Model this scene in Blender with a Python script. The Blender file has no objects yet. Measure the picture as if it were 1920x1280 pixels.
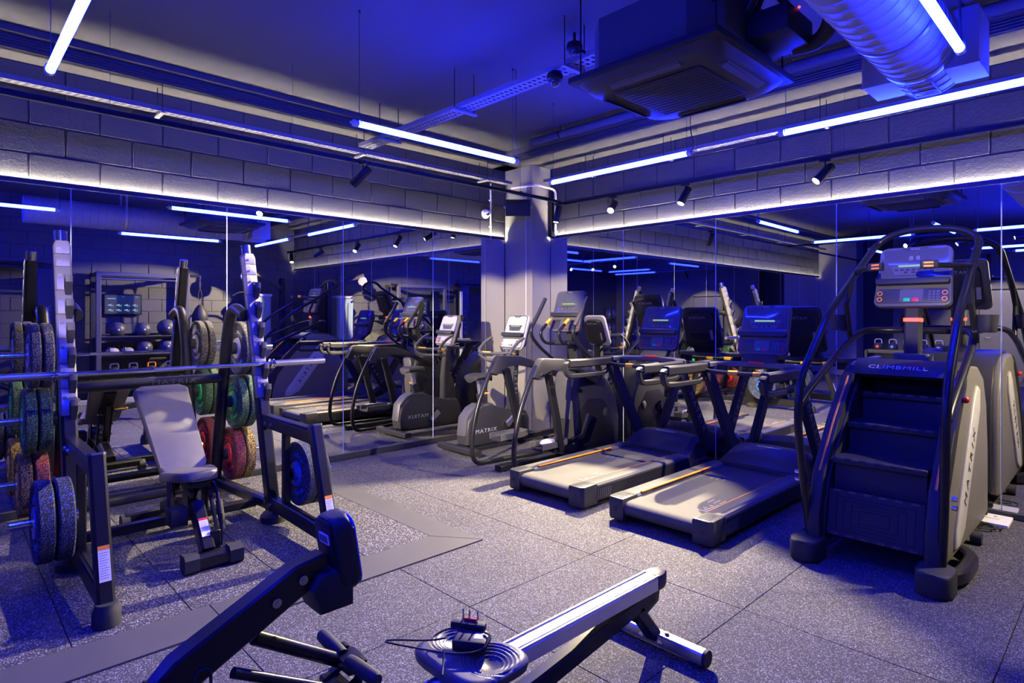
import bpy, bmesh, math, random
from mathutils import Vector, Matrix, Euler
random.seed(7)
C = bpy.context.scene.collection
S = bpy.context.scene
PI = math.pi
# ---------------------------------------------------------------- camera
cam = bpy.data.cameras.new('camera'); co = bpy.data.objects.new('camera', cam); C.objects.link(co)
co.location = (5.8, -5.8, 1.52)
co.rotation_euler = (PI/2, 0, math.radians(46.10))
cam.sensor_width = 36.0; cam.lens = 36*1127.7/1920; cam.shift_y = -49/1920; cam.clip_start = .02
S.camera = co
# ---------------------------------------------------------------- world, exposure
w = bpy.data.worlds.new('world'); S.world = w; w.use_nodes = True
w.node_tree.nodes['Background'].inputs[0].default_value = (0.0, 0.0, 0.0, 1)
w.node_tree.nodes['Background'].inputs[1].default_value = 0
S.view_settings.view_transform = 'Standard'; S.view_settings.look = 'None'
S.view_settings.exposure = 0.0; S.view_settings.gamma = 1.0; S.view_settings.use_curve_mapping = False
S.cycles.max_bounces = 10; S.cycles.diffuse_bounces = 2; S.cycles.glossy_bounces = 7
S.cycles.sample_clamp_indirect = 6.0; S.cycles.use_denoising = True
BLUE = (0.005, 0.012, 1.0); BLUE_E = 262.0      # light tubes
WARM = (1.0, 0.82, 0.50)
STRIP_E = 760.0                                 # warm strip on the mirror tops
SPOT_W = 260.0

# ---------------------------------------------------------------- mesh helpers
def V(*a): return Vector(a)
def look(d, up=(0,0,1)):
    """rotation whose local z points along d"""
    d = Vector(d).normalized()
    return d.to_track_quat('Z', 'Y').to_matrix().to_4x4()
def fillet(pts, r, n=5):
    P = [Vector(p) for p in pts]; out = [P[0]]
    for i in range(1, len(P)-1):
        a, b, c = P[i-1], P[i], P[i+1]
        ra = min(r, (a-b).length*.48); rc = min(r, (c-b).length*.48)
        p0 = b+(a-b).normalized()*ra; p2 = b+(c-b).normalized()*rc
        for k in range(n+1):
            t = k/n; out.append(p0*(1-t)**2+b*2*t*(1-t)+p2*t*t)
    out.append(P[-1]); return out
class G:
    def __init__(s): s.bm = bmesh.new()
    def _add(s, vs, fs, mi=0):
        bv = [s.bm.verts.new(v) for v in vs]
        out = []
        for f in fs:
            try:
                q = s.bm.faces.new([bv[i] for i in f]); q.material_index = mi; out.append(q)
            except ValueError: pass
        return bv, out
    def box(s, c, d, bev=0.0, rot=None, mi=0, seg=1):
        c = Vector(c); h = [x/2 for x in d]
        M = Matrix.Translation(c)
        if rot is not None:
            M = M @ (rot if isinstance(rot, Matrix) else Euler(rot).to_matrix().to_4x4())
        vs = [M @ Vector((x*h[0], y*h[1], z*h[2])) for x in (-1,1) for y in (-1,1) for z in (-1,1)]
        fs = [(0,1,3,2),(4,6,7,5),(0,4,5,1),(2,3,7,6),(0,2,6,4),(1,5,7,3)]
        bv, f = s._add(vs, fs, mi)
        if bev > 0:
            es = list({e for q in f for e in q.edges})
            bmesh.ops.bevel(s.bm, geom=es, offset=min(bev, min(d)*.45), segments=seg, affect='EDGES', profile=.5, material=-1)
        return s
    def loft(s, rings, cap=True, mi=0, closed=False):
        n = len(rings[0]); vs = [v for r in rings for v in r]; fs = []
        m = len(rings)
        for i in range(m if closed else m-1):
            j = (i+1) % m
            for k in range(n):
                l = (k+1) % n
                fs.append((i*n+k, i*n+l, j*n+l, j*n+k))
        if cap and not closed:
            fs.append(tuple(range(n-1, -1, -1))); fs.append(tuple((m-1)*n+k for k in range(n)))
        s._add(vs, fs, mi); return s
    def _frames(s, P, up=None, closed=False):
        n = len(P); T = []
        for i in range(n):
            a = P[i-1] if (i > 0 or closed) else P[0]; b = P[(i+1) % n] if (i < n-1 or closed) else P[-1]
            t = (b-a); T.append(t.normalized() if t.length > 1e-9 else Vector((0,0,1)))
        u = Vector(up) if up else (Vector((0,0,1)) if abs(T[0].z) < .9 else Vector((1,0,0)))
        fr = []
        for i in range(n):
            if up: u = Vector(up)
            x = T[i].cross(u)
            if x.length < 1e-4: x = T[i].orthogonal()
            x.normalize(); y = x.cross(T[i]).normalized(); u = y
            fr.append((x, y))
        return fr
    def tube(s, pts, r, n=10, mi=0, closed=False, cap=True):
        P = [Vector(p) for p in pts]; fr = s._frames(P, None, closed)
        R = r if isinstance(r, (list, tuple)) else [r]*len(P)
        rings = [[P[i]+(fr[i][0]*math.cos(2*PI*k/n)+fr[i][1]*math.sin(2*PI*k/n))*R[i] for k in range(n)] for i in range(len(P))]
        return s.loft(rings, cap, mi, closed)
    def bar(s, pts, w, h, up=(0,0,1), mi=0, ch=.2):
        """rectangular section swept along pts: w across, h along up, corners chamfered; w,h may be lists"""
        P = [Vector(p) for p in pts]; fr = s._frames(P, up)
        W = w if isinstance(w, (list, tuple)) else [w]*len(P); H = h if isinstance(h, (list, tuple)) else [h]*len(P)
        rings = []
        for i in range(len(P)):
            a, b = W[i]/2, H[i]/2; c = min(a, b)*ch
            sh = [(a-c,-b),(a,-b+c),(a,b-c),(a-c,b),(-a+c,b),(-a,b-c),(-a,-b+c),(-a+c,-b)]
            rings.append([P[i]+fr[i][0]*x+fr[i][1]*y for x, y in sh])
        return s.loft(rings, True, mi)
    def lathe(s, prof, M=None, n=24, mi=0, cap=True):
        M = M or Matrix.Identity(4)
        rings = [[M @ Vector((r*math.cos(2*PI*k/n), r*math.sin(2*PI*k/n), z)) for k in range(n)] for r, z in prof]
        return s.loft(rings, cap, mi)
    def cyl(s, a, b, r, n=14, mi=0, r2=None):
        a, b = Vector(a), Vector(b); M = Matrix.Translation(a) @ look(b-a); L = (b-a).length
        return s.lathe([(r, 0), (r if r2 is None else r2, L)], M, n, mi)
    def prism(s, pts, M, d, bev=0.0, mi=0, seg=2):
        """2D outline in local xy of M, thickness d centred on local z"""
        n = len(pts)
        lo = [M @ Vector((x, y, -d/2)) for x, y in pts]; hi = [M @ Vector((x, y, d/2)) for x, y in pts]
        bv, f = s._add(lo+hi, [tuple(range(n-1,-1,-1)), tuple(range(n,2*n))]+[(k,(k+1)%n,n+(k+1)%n,n+k) for k in range(n)], mi)
        if bev > 0 and len(f) > 2:
            es = [e for q in f[:2] for e in q.edges]
            bmesh.ops.bevel(s.bm, geom=es, offset=bev, segments=seg, affect='EDGES', profile=.5, material=-1)
        return s
    def sph(s, c, r, sc=(1,1,1), n=16, mi=0, M=None):
        c = Vector(c); m = n//2; R = (M or Matrix.Identity(4)).to_3x3()
        rings = [[c+R@Vector((r*sc[0]*math.sin(PI*i/m)*math.cos(2*PI*k/n), r*sc[1]*math.sin(PI*i/m)*math.sin(2*PI*k/n), -r*sc[2]*math.cos(PI*i/m))) for k in range(n)] for i in range(1, m)]
        s.loft(rings, True, mi); return s
    def quad(s, a, b, c, d, mi=0):
        s._add([Vector(a), Vector(b), Vector(c), Vector(d)], [(0,1,2,3)], mi); return s
    def text(s, txt, size, M, mi=0, ext=.001, sx=1.0, sp=1.0):
        cu = bpy.data.curves.new('t', 'FONT'); cu.body = txt; cu.size = size; cu.extrude = ext; cu.align_x = 'CENTER'; cu.align_y = 'CENTER'
        cu.space_character = sp; cu.resolution_u = 2
        o = bpy.data.objects.new('t', cu); C.objects.link(o)
        me = bpy.data.meshes.new_from_object(o.evaluated_get(bpy.context.evaluated_depsgraph_get()))
        for v in me.vertices: v.co.x *= sx
        me.transform(M)
        k = len(s.bm.faces)
        s.bm.from_mesh(me); s.bm.faces.ensure_lookup_table()
        for f in s.bm.faces[k:]: f.material_index = mi
        bpy.data.objects.remove(o); bpy.data.curves.remove(cu); bpy.data.meshes.remove(me)
        return s
    def mesh(s, name, mats, ang=38):
        bmesh.ops.recalc_face_normals(s.bm, faces=s.bm.faces[:])
        me = bpy.data.meshes.new(name); s.bm.to_mesh(me); s.bm.free()
        for m in (mats if isinstance(mats, (list, tuple)) else [mats]): me.materials.append(m)
        for p in me.polygons: p.use_smooth = True
        me.set_sharp_from_angle(angle=math.radians(ang))
        return me
def obj(name, g, mat, parent=None, label=None, kind=None):
    me = g.mesh(name, mat) if isinstance(g, G) else g
    o = bpy.data.objects.new(name, me); C.objects.link(o)
    if parent: o.parent = parent
    if label: o['label'] = label
    if kind: o['kind'] = kind
    return o
def struct(name, g, mat): return obj(name, g, mat, None, None, 'structure')
def tag(o, label, cat, group=None):
    o['label'] = label; o['category'] = cat
    if group: o['group'] = group
    return o
def thing(name, label, cat, loc=(0,0,0), rz=0, group=None):
    o = bpy.data.objects.new(name, None); C.objects.link(o); o.empty_display_size = .1
    o.location = loc; o.rotation_euler = (0, 0, rz)
    return tag(o, label, cat, group)
def copy_tree(o, parent=None):
    c = o.copy(); C.objects.link(c)
    if parent: c.parent = parent
    for ch in list(o.children): copy_tree(ch, c)
    return c
def dup(o, loc, rz=None, label=None, group=None):
    c = copy_tree(o); c.location = loc
    if rz is not None: c.rotation_euler = (0, 0, rz)
    if label: c['label'] = label
    if group: c['group'] = group
    return c
def TM(loc, rot=(0,0,0)): return Matrix.Translation(Vector(loc)) @ Euler(rot).to_matrix().to_4x4()
# text frames: readable from +x side / -y side / top
def FX(x, y, z): return Matrix(((0,0,1,x),(1,0,0,y),(0,1,0,z),(0,0,0,1)))      # faces +x, text runs +y
def FXN(x, y, z): return Matrix(((0,0,-1,x),(-1,0,0,y),(0,1,0,z),(0,0,0,1)))   # faces -x
def FYN(x, y, z): return Matrix(((1,0,0,x),(0,0,-1,y),(0,1,0,z),(0,0,0,1)))    # faces -y, text runs +x
def FYP(x, y, z): return Matrix(((-1,0,0,x),(0,0,1,y),(0,1,0,z),(0,0,0,1)))    # faces +y

# ---------------------------------------------------------------- materials
def nodes(name):
    m = bpy.data.materials.new(name); m.use_nodes = True
    t = m.node_tree; b = t.nodes['Principled BSDF']; return m, t, b
def pm(name, col, rough=.5, metal=0.0, var=.12, nscale=18, bump=0.0, bscale=400, emit=None, es=0, coat=0, spec=.5):
    m, t, b = nodes(name); L = t.links.new
    tc = t.nodes.new('ShaderNodeTexCoord'); nz = t.nodes.new('ShaderNodeTexNoise'); nz.inputs['Scale'].default_value = nscale; nz.inputs['Detail'].default_value = 3
    L(tc.outputs['Object'], nz.inputs['Vector'])
    mx = t.nodes.new('ShaderNodeMix'); mx.data_type = 'RGBA'
    L(nz.outputs['Fac'], mx.inputs['Factor'])
    mx.inputs[6].default_value = tuple(c*(1-var) for c in col)+(1,); mx.inputs[7].default_value = tuple(min(1, c*(1+var)) for c in col)+(1,)
    L(mx.outputs[2], b.inputs['Base Color'])
    b.inputs['Roughness'].default_value = rough; b.inputs['Metallic'].default_value = metal
    b.inputs['Specular IOR Level'].default_value = spec; b.inputs['Coat Weight'].default_value = coat
    if bump:
        n2 = t.nodes.new('ShaderNodeTexNoise'); n2.inputs['Scale'].default_value = bscale; L(tc.outputs['Object'], n2.inputs['Vector'])
        bp = t.nodes.new('ShaderNodeBump'); bp.inputs['Strength'].default_value = bump; bp.inputs['Distance'].default_value = .004
        L(n2.outputs['Fac'], bp.inputs['Height']); L(bp.outputs['Normal'], b.inputs['Normal'])
    if emit:
        b.inputs['Emission Color'].default_value = tuple(emit)+(1,); b.inputs['Emission Strength'].default_value = es
    return m
def speck(name, base, flecks, scale, rough=.85, world=False, jit=.35):
    """rubber crumb: voronoi cells, a share of which takes fleck colours.  flecks: [(share, colour)]"""
    m, t, b = nodes(name); L = t.links.new
    if world: src = t.nodes.new('ShaderNodeNewGeometry').outputs['Position']
    else: src = t.nodes.new('ShaderNodeTexCoord').outputs['Object']
    vo = t.nodes.new('ShaderNodeTexVoronoi'); vo.inputs['Scale'].default_value = scale; L(src, vo.inputs['Vector'])
    sp = t.nodes.new('ShaderNodeSeparateColor'); L(vo.outputs['Color'], sp.inputs['Color'])
    rp = t.nodes.new('ShaderNodeValToRGB'); rp.color_ramp.interpolation = 'CONSTANT'
    e = rp.color_ramp.elements; e[0].position = 0; e[0].color = tuple(base)+(1,)
    acc = 1-sum(f[0] for f in flecks); e[1].position = acc; e[1].color = tuple(flecks[0][1])+(1,)
    for i, f in enumerate(flecks[1:]):
        acc += flecks[i][0]; q = e.new(acc); q.color = tuple(f[1])+(1,)
    L(sp.outputs['Red'], rp.inputs['Fac'])
    nz = t.nodes.new('ShaderNodeTexNoise'); nz.inputs['Scale'].default_value = 2.2; nz.inputs['Detail'].default_value = 4; L(src, nz.inputs['Vector'])
    mr = t.nodes.new('ShaderNodeMapRange'); mr.inputs['To Min'].default_value = 1-jit; mr.inputs['To Max'].default_value = 1+jit; L(nz.outputs['Fac'], mr.inputs['Value'])
    mu = t.nodes.new('ShaderNodeMix'); mu.data_type = 'RGBA'; mu.blend_type = 'MULTIPLY'; mu.inputs['Factor'].default_value = 1
    L(rp.outputs['Color'], mu.inputs[6]); L(mr.outputs['Result'], mu.inputs[7]); L(mu.outputs[2], b.inputs['Base Color'])
    b.inputs['Roughness'].default_value = rough; b.inputs['Specular IOR Level'].default_value = .35
    bp = t.nodes.new('ShaderNodeBump'); bp.inputs['Strength'].default_value = .25; bp.inputs['Distance'].default_value = .002
    L(sp.outputs['Green'], bp.inputs['Height']); L(bp.outputs['Normal'], b.inputs['Normal'])
    return m
def em(name, col, s, base=.04):
    m, t, b = nodes(name); b.inputs['Base Color'].default_value = (base,base,base,1); b.inputs['Roughness'].default_value = .3
    nz = t.nodes.new('ShaderNodeTexNoise'); nz.inputs['Scale'].default_value = 3
    mr = t.nodes.new('ShaderNodeMapRange'); mr.inputs['To Min'].default_value = s*.97; mr.inputs['To Max'].default_value = s*1.03
    t.links.new(nz.outputs['Fac'], mr.inputs['Value']); t.links.new(mr.outputs['Result'], b.inputs['Emission Strength'])
    b.inputs['Emission Color'].default_value = tuple(col)+(1,); return m
M_black = pm('black_powder_coat', (.010,.010,.0115), .30, bump=.05, bscale=600, spec=.3)
M_dark = pm('dark_plastic', (.018,.018,.020), .55, spec=.3)
M_plast = pm('charcoal_plastic', (.032,.032,.034), .45, bump=.08, bscale=700, spec=.3)
M_grey = pm('grey_plastic', (.07,.069,.07), .45, spec=.35)
M_silver = pm('silver_paint', (.20,.19,.172), .35, .25)
M_champ = pm('champagne_shell', (.17,.16,.13), .45, bump=.05)
M_light = pm('light_grey_plastic', (.55,.54,.5), .4)
M_white = pm('white_plastic', (.8,.8,.78), .4)
M_chrome = pm('chrome', (.72,.72,.74), .14, 1.0, var=.03)
M_steel = pm('brushed_steel', (.5,.5,.52), .3, 1.0, var=.08)
M_alu = pm('anodised_aluminium', (.62,.62,.66), .3, .9, var=.05)
M_rubber = pm('black_rubber', (.014,.014,.015), .7, bump=.1)
M_vinyl = pm('black_vinyl', (.11,.102,.082), .45, bump=.15, bscale=900)
M_belt = pm('treadmill_belt', (.046,.045,.042), .75, bump=.3, bscale=1200)
M_orange = pm('orange_trim', (.9,.27,.015), .4)
M_yellow = pm('yellow_plastic', (.75,.42,.03), .4)
M_red = pm('red_plastic', (.6,.03,.02), .35)
M_green = pm('green_plastic', (.02,.45,.12), .4)
M_blueplast = pm('blue_plastic', (.02,.1,.6), .4)
M_glass = pm('dark_screen_glass', (.06,.062,.075), .12, coat=.5)
M_label = pm('white_label', (.7,.7,.7), .5)
M_brass = pm('dark_bolt_steel', (.3,.3,.31), .3, .9)
M_cork = pm('tan_leather', (.5,.3,.16), .6)
M_print = pm('pale_print', (.42,.42,.43), .5)
M_dimprint = pm('dim_print', (.2,.2,.21), .5)
# ---------------------------------------------------------------- structure
RX, RY, HC = 7.25, -12.0, 3.56
M_floor = speck('speckled_rubber', (.030,.029,.032), [(.18,(.10,.097,.10)),(.11,(.24,.23,.225))], 260, world=True, jit=.25)
M_floor2 = speck('coarse_speckled_rubber', (.028,.027,.030), [(.18,(.12,.116,.112)),(.11,(.30,.285,.27))], 190, world=True, jit=.25)
M_smooth = pm('smooth_black_rubber', (.048,.046,.044), .75, nscale=3, var=.18, bump=.1)
M_sub = pm('dark_screed', (.008,.008,.008), .9)
M_block = pm('painted_blockwork', (.055,.0545,.056), .75, nscale=6, var=.10, bump=.5, bscale=55)
M_mort = pm('painted_mortar', (.040,.040,.041), .85, bump=.4)
M_ceil = pm('painted_soffit', (.062,.061,.059), .8, nscale=1.2, var=.10, bump=.2, bscale=20)
M_paint = pm('dark_grey_paint', (.06,.06,.062), .8, nscale=2, bump=.3, bscale=60)
M_col = pm('column_paint', (.20,.19,.165), .6, nscale=3)
M_skirt = pm('black_skirting', (.02,.02,.022), .5)
m, t, b = nodes('mirror_silver'); M_mirror = m
nz = t.nodes.new('ShaderNodeTexNoise'); nz.inputs['Scale'].default_value = .6
mr = t.nodes.new('ShaderNodeMapRange'); mr.inputs['To Min'].default_value = .80; mr.inputs['To Max'].default_value = .84
t.links.new(nz.outputs['Fac'], mr.inputs['Value'])
cc = t.nodes.new('ShaderNodeCombineColor')
for k in range(3): t.links.new(mr.outputs['Result'], cc.inputs[k])
t.links.new(cc.outputs['Color'], b.inputs['Base Color'])
b.inputs['Metallic'].default_value = 1; b.inputs['Roughness'].default_value = 0.0
M_glint = pm('painted_edge_glint', (.6,.68,.75), .3)  # tube reflections on the bevels are put into this pale diffuse colour

floor = struct('floor', G().box((RX/2, RY/2, -.06), (RX+.6, -RY+.6, .1)), M_sub)
def children_from(mesh_, name, parent, locs, mat=None):
    for i, l in enumerate(locs):
        o = bpy.data.objects.new(name, mesh_); C.objects.link(o); o.parent = parent; o.location = l
tile = G().box((.5,.5,-.005), (.9965,.9965,.01), .0015).mesh('rubber_tile', M_floor)
PX0, PX1, PY0, PY1 = .02, 2.735, -6.05, -3.125     # lifting platform
locs = []
for i in range(-1, 7):
    for j in range(-9, 4):
        x, y = .387+i*1.0, -3.783+j*1.0
        if y > -.3 or x > RX-.1: continue
        if x > PX0-.7 and x+1 < PX1 and y > PY0 and y+1 < PY1: continue
        locs.append((x, y, 0))
children_from(tile, 'rubber_tile', floor, locs)
# lifting platform: thicker tiles and a smooth mitred border
ptile = G().box((.5,.25,.003), (.996,.496,.012), .0015).mesh('platform_tile', M_floor2)
phalf = G().box((.4,.25,.003), (.796,.496,.012), .0015).mesh('platform_tile', M_floor2)
ys = [-3.845-.5*k for k in range(0, 5)]
for y in ys:
    for x, me in ((.64, ptile), (1.64, phalf)):
        children_from(me, 'platform_tile', floor, [(x, y, 0)])
    children_from(G().box((.16,.25,.003), (.318,.496,.012), .0015).mesh('platform_tile', M_floor2) if y == ys[0] else pthird, 'platform_tile', floor, [(.32, y, 0)]) if False else None
pcut = G().box((.3,.25,.003), (.596,.496,.012), .0015).mesh('platform_tile', M_floor2)
children_from(pcut, 'platform_tile', floor, [(.04, y, 0) for y in ys])
def border(pts):
    g = G(); g.prism(pts, TM((0,0,.004)), .012, .002, seg=1)
    obj('border_strip', g, M_smooth, floor)
xi, yi, yo = 2.44, -3.347, -5.847
border([(.04,yi),(xi,yi),(PX1,PY1),(.04,PY1)][:4])
for y0, y1 in ((-3.35,-4.76),(-4.763,-5.845)):
    a0 = (PX1, PY1-.003) if y0 == -3.35 else (PX1, y0)
    border([(xi, y0), (xi, y1), (PX1, y1 if y1 > -5.8 else PY1-2.925+.003), a0])
border([(.04,yo),(xi,yo),(PX1,PY0),(.04,PY0)])

def wall_blocks(parent, axis, a0, a1, z0, courses, off=0.0, fx=0.0, sgn=1, skip=None):
    """blocks 440x215 in half bond.  axis 'y': along y on plane x=fx ; axis 'x': along x on plane y=fx"""
    full = G().box((0,0,0), (.012,.438,.213) if axis == 'y' else (.438,.012,.213), .0025).mesh('block', M_block)
    cache = {}
    for c in range(courses):
        z = z0+.1125+.225*c; p = a0-(.225 if c % 2 else 0)-off
        while p < a1:
            lo, hi = max(p, a0), min(p+.45, a1); p += .45
            if hi-lo < .06: continue
            L = round(hi-lo-.012, 3)
            if abs(L-.438) < .003: me = full
            else:
                if L not in cache: cache[L] = G().box((0,0,0), (.012,L,.213) if axis == 'y' else (L,.012,.213), .0025).mesh('block', M_block)
                me = cache[L]
            mid = (lo+hi)/2; d = random.uniform(-.0015,.0015)*sgn
            if skip and skip(mid, z): continue
            o = bpy.data.objects.new('block', me); C.objects.link(o); o.parent = parent
            o.location = (fx+d, mid, z) if axis == 'y' else (mid, fx+d, z)
ZM = 2.525     # mirror top
wl = struct('wall_left', G().box((-.11, RY/2, HC/2), (.2, -RY+.4, HC+.2)), M_mort)
wall_blocks(wl, 'y', -11.0, -.35, ZM-.005, 4, .13, -.008, 1)
wr = struct('wall_right', G().box((RX/2, .11, HC/2), (RX+.4, .2, HC+.2)), M_mort)
wall_blocks(wr, 'x', .5, RX, ZM-.005, 4, .2, .008, -1)
wb = struct('wall_back', G().box((RX+.11, RY/2, HC/2), (.2, -RY+.4, HC+.2)), M_mort)
wall_blocks(wb, 'y', -5.9, 0, .02, 16, .1, RX+.008, -1)
wf = struct('wall_front', G().box((RX/2, RY-.1, HC/2), (RX+.4, .2, HC+.2)), M_paint)
# mirrors
def mirror(parent, axis, lo, hi, z0, z1, fx, sg):
    g = G()
    L = hi-lo-.002
    if axis == 'y': g.box((fx, (lo+hi)/2, (z0+z1)/2), (.008, L, z1-z0), .0028)
    else: g.box(((lo+hi)/2, fx, (z0+z1)/2), (L, .008, z1-z0), .0028)
    me = g.mesh('mirror_panel', [M_mirror, M_glint], 1)
    for p in me.polygons:
        n = p.normal; k = n.x if axis == 'y' else n.y
        p.material_index = 0 if k*sg > .99 else 1
        p.use_smooth = False
    obj('mirror_panel', me, None, parent)
y = -.362
while y > -10.9:
    mirror(wl, 'y', max(y-1.165, -10.95), y, .065, ZM-.012, .004, 1); y -= 1.165
x = .505
while x < RX-.1:
    mirror(wr, 'x', x, min(x+1.147, RX-.02), .05, ZM-.012, -.004, -1); x += 1.147
# skirtings and the light channels on the mirror tops
struct('baseboard_left', G().box((.012, -5.65, .035), (.024, 10.6, .06), .003), M_skirt)
struct('baseboard_right', G().box(((.5+RX)/2, -.012, .028), (RX-.5, .024, .046), .003), M_skirt)
struct('baseboard_back', G().box((RX-.01, -6, .06), (.02, 12, .12), .003), M_skirt)
M_strip = em('warm_led', (1.0,.88,.68), STRIP_E)
def led(name, label, axis, lo, hi):
    t = thing(name, label, 'light strip', (0,0,ZM))
    a, b = (G(), G())
    if axis == 'y':
        mid, L = (lo+hi)/2, hi-lo
        a.box((.014, mid, -.008), (.026, L, .006)).box((.0265, mid, .006), (.003, L, .034))
        b.box((.011, mid, -.0025), (.009, L, .004))
    else:
        mid, L = (lo+hi)/2, hi-lo
        a.box((mid, -.014, -.008), (L, .026, .006)).box((mid, -.0265, .006), (L, .003, .034))
        b.box((mid, -.011, -.0025), (L, .009, .004))
    obj('channel', a, M_skirt, t); obj('diffuser', b, M_strip, t, 'glowing warm white diffuser')
led('led_strip', 'warm white light strip along the mirror tops on the wall behind the squat rack', 'y', -10.95, -.37)
led('led_strip', 'warm white light strip along the mirror tops on the wall behind the treadmills', 'x', .52, RX-.03)
# ceiling, stepped soffits
struct('ceiling', G().box((RX/2, RY/2, HC+.06), (RX+.6, -RY+.6, .12)), M_ceil)
struct('trim_1', G().box((.13, RY/2, 3.5), (.266, -RY, .16), .004), M_ceil)
struct('trim_2', G().box((.30, RY/2, 3.54), (.07, -RY, .055), .004), M_ceil)
struct('trim_3', G().box((RX/2, -.295, 3.5), (RX, .59, .16), .004), M_ceil)
struct('trim_4', G().box((RX/2, -.625, 3.54), (RX, .07, .055), .004), M_ceil)
g = G()
for k in range(4):
    g.tube([(.272, RY, 3.435+.021*k), (.272, -.59, 3.435+.021*k)], .008, 6)
struct('trim_5', g, M_paint)
g = G()
for k in range(4):
    g.tube([(.27, -.598, 3.435+.021*k), (RX, -.598, 3.435+.021*k)], .008, 6)
struct('trim_6', g, M_paint)
# corner column and a pilaster further along, door in the far wall
colm = struct('column', G().box((.25, -.175, 1.72), (.5, .35, 3.46), .006), M_col)
obj('cover_strip', G().box((.40,-.354,1.6), (.012,.008,3.1), .002), M_light, colm)
struct('pilaster', G().box((.45, -11.25, 1.72), (.9, .55, 3.46), .006), M_col)
struct('pillar', G().box((1.9, -11.3, 1.78), (.45, .45, 3.56), .006), M_paint)
d = struct('door_1', G().box((3.7, RY+.02, 1.05), (.94, .05, 2.1), .004), M_grey)
obj('door_frame', G().box((3.19, RY+.03, 1.07), (.07,.08,2.16), .004).box((4.21, RY+.03, 1.07), (.07,.08,2.16), .004).box((3.7, RY+.03, 2.16), (1.08,.08,.07), .004), M_paint, d)
obj('door_handle', G().tube(fillet([(3.33,RY+.04,1.0),(3.33,RY+.10,1.0),(3.45,RY+.10,1.0)],.02), .010, 8), M_steel, d)
# ---------------------------------------------------------------- light tubes
M_tube = em('blue_tube', BLUE, BLUE_E)
M_wire = pm('black_cable', (.03,.03,.035), .5)
ZT = 2.80
def light_tube(a, b, z, label):
    a, b = Vector((a[0], a[1], 0)), Vector((b[0], b[1], 0))
    c = (a+b)/2; t = thing('light_tube', label, 'light tube', (c.x, c.y, z))
    a, b = a-c, b-c; d = (b-a).normalized()
    obj('diffuser', G().cyl(a+d*.03, b-d*.03, .021, 14), M_tube, t, 'glowing blue tube')
    for p, s in ((a, 1), (b, -1)):
        obj('end_cap', G().cyl(p, p+d*.035*s, .0235, 14).cyl(p-d*.02*s, p, .008, 8), M_light, t)
        q = p+d*.045*s
        obj('hanger_wire', G().tube([(q.x,q.y,.02), (q.x,q.y,HC-z)], .0022, 5).cyl((q.x,q.y,HC-z-.02), (q.x,q.y,HC-z), .008, 8)
            .tube([(q.x+.026*d.y,q.y-.026*d.x,0),(q.x+.02*d.y,q.y-.02*d.x,.024),(q.x-.02*d.y,q.y+.02*d.x,.024),(q.x-.026*d.y,q.y+.026*d.x,0)], .003, 5), M_wire, t)
    p = b-d*.06
    obj('power_cable', G().tube(fillet([(b.x-d.x*.0,b.y-d.y*.0,.0),(b.x+d.x*.02,b.y+d.y*.02,.07),(p.x+d.x*.05,p.y+d.y*.05,.16),(p.x+d.x*.05,p.y+d.y*.05,HC-z)],.05), .004, 6), M_wire, t)
    return t
TUBES = [((1.84,-5.36),(3.36,-5.36),'blue light tube above the squat rack, cut off by the top edge'),
 ((2.19,-3.79),(2.22,-2.30),'blue light tube over the open floor, running along the left mirror wall'),
 ((1.86,-1.50),(3.37,-1.50),'blue light tube over the elliptical, nearer the corner of the two in line'),
 ((4.05,-1.50),(5.55,-1.50),'blue light tube over the stair climber, below the duct box'),
 ((5.21,-3.72),(5.21,-2.22),'blue light tube pointing at the duct box under the spiral duct'),
 ((3.75,-6.15),(3.75,-4.65),'blue light tube seen only at the far left of the left mirror'),
 ((4.10,-5.52),(5.60,-5.52),'blue light tube above the camera, at the far right of the right mirror'),
 ((2.20,-8.70),(2.20,-7.25),'short slanting blue light tube in the mirror, left of the stair climber console'),
 ((4.95,-8.15),(4.95,-6.65),'blue light tube deep in the mirror beside the column, lower of the left pair'),
 ((3.60,-8.60),(5.05,-8.60),'blue light tube deep in the mirror beside the column, rising to the right'),
 ((4.10,-9.66),(5.60,-9.66),'blue light tube seen in the mirror behind the stair climber rail')]
for k, (a, b_, lb) in enumerate(TUBES): light_tube(a, b_, 2.86 if k == 5 else ZT, lb)
# ---------------------------------------------------------------- spot track and spots
M_lens = em('spot_lens', (1.0,.88,.68), 45.0)
ZK = 2.87
tk = thing('lighting_track', 'slim black lighting track following both mirror walls under the ceiling', 'lighting track', (0,0,ZK))
obj('rail', G().bar([(1.05,-10.5,0),(1.05,-.62,0)], .036, .034), M_black, tk)
obj('rail', G().bar([(1.05,-.62,0),(.98,-.30,0)], .036, .034), M_black, tk)
obj('rail', G().bar([(.98,-.30,0),(6.9,-.30,0)], .036, .034), M_black, tk)
obj('rail', G().bar([(1.07,-10.5,0),(6.9,-10.5,0)], .036, .034), M_black, tk)
obj('rail', G().bar([(1.07,-6.30,0),(6.9,-6.30,0)], .036, .034), M_black, tk)
for p in ((1.05,-6.2),(1.05,-4.95),(1.05,-3.70),(1.05,-2.4),(1.05,-1.1),(1.45,-.30),(2.75,-.30),(4.1,-.30),(5.4,-.30)):
    obj('suspension_wire', G().tube([(p[0],p[1],.017),(p[0],p[1],(HC if p[1] < -.7 else 3.42)-ZK)], .0018, 5).box((p[0],p[1],.02),(.03,.03,.014)), M_wire, tk)
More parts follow.
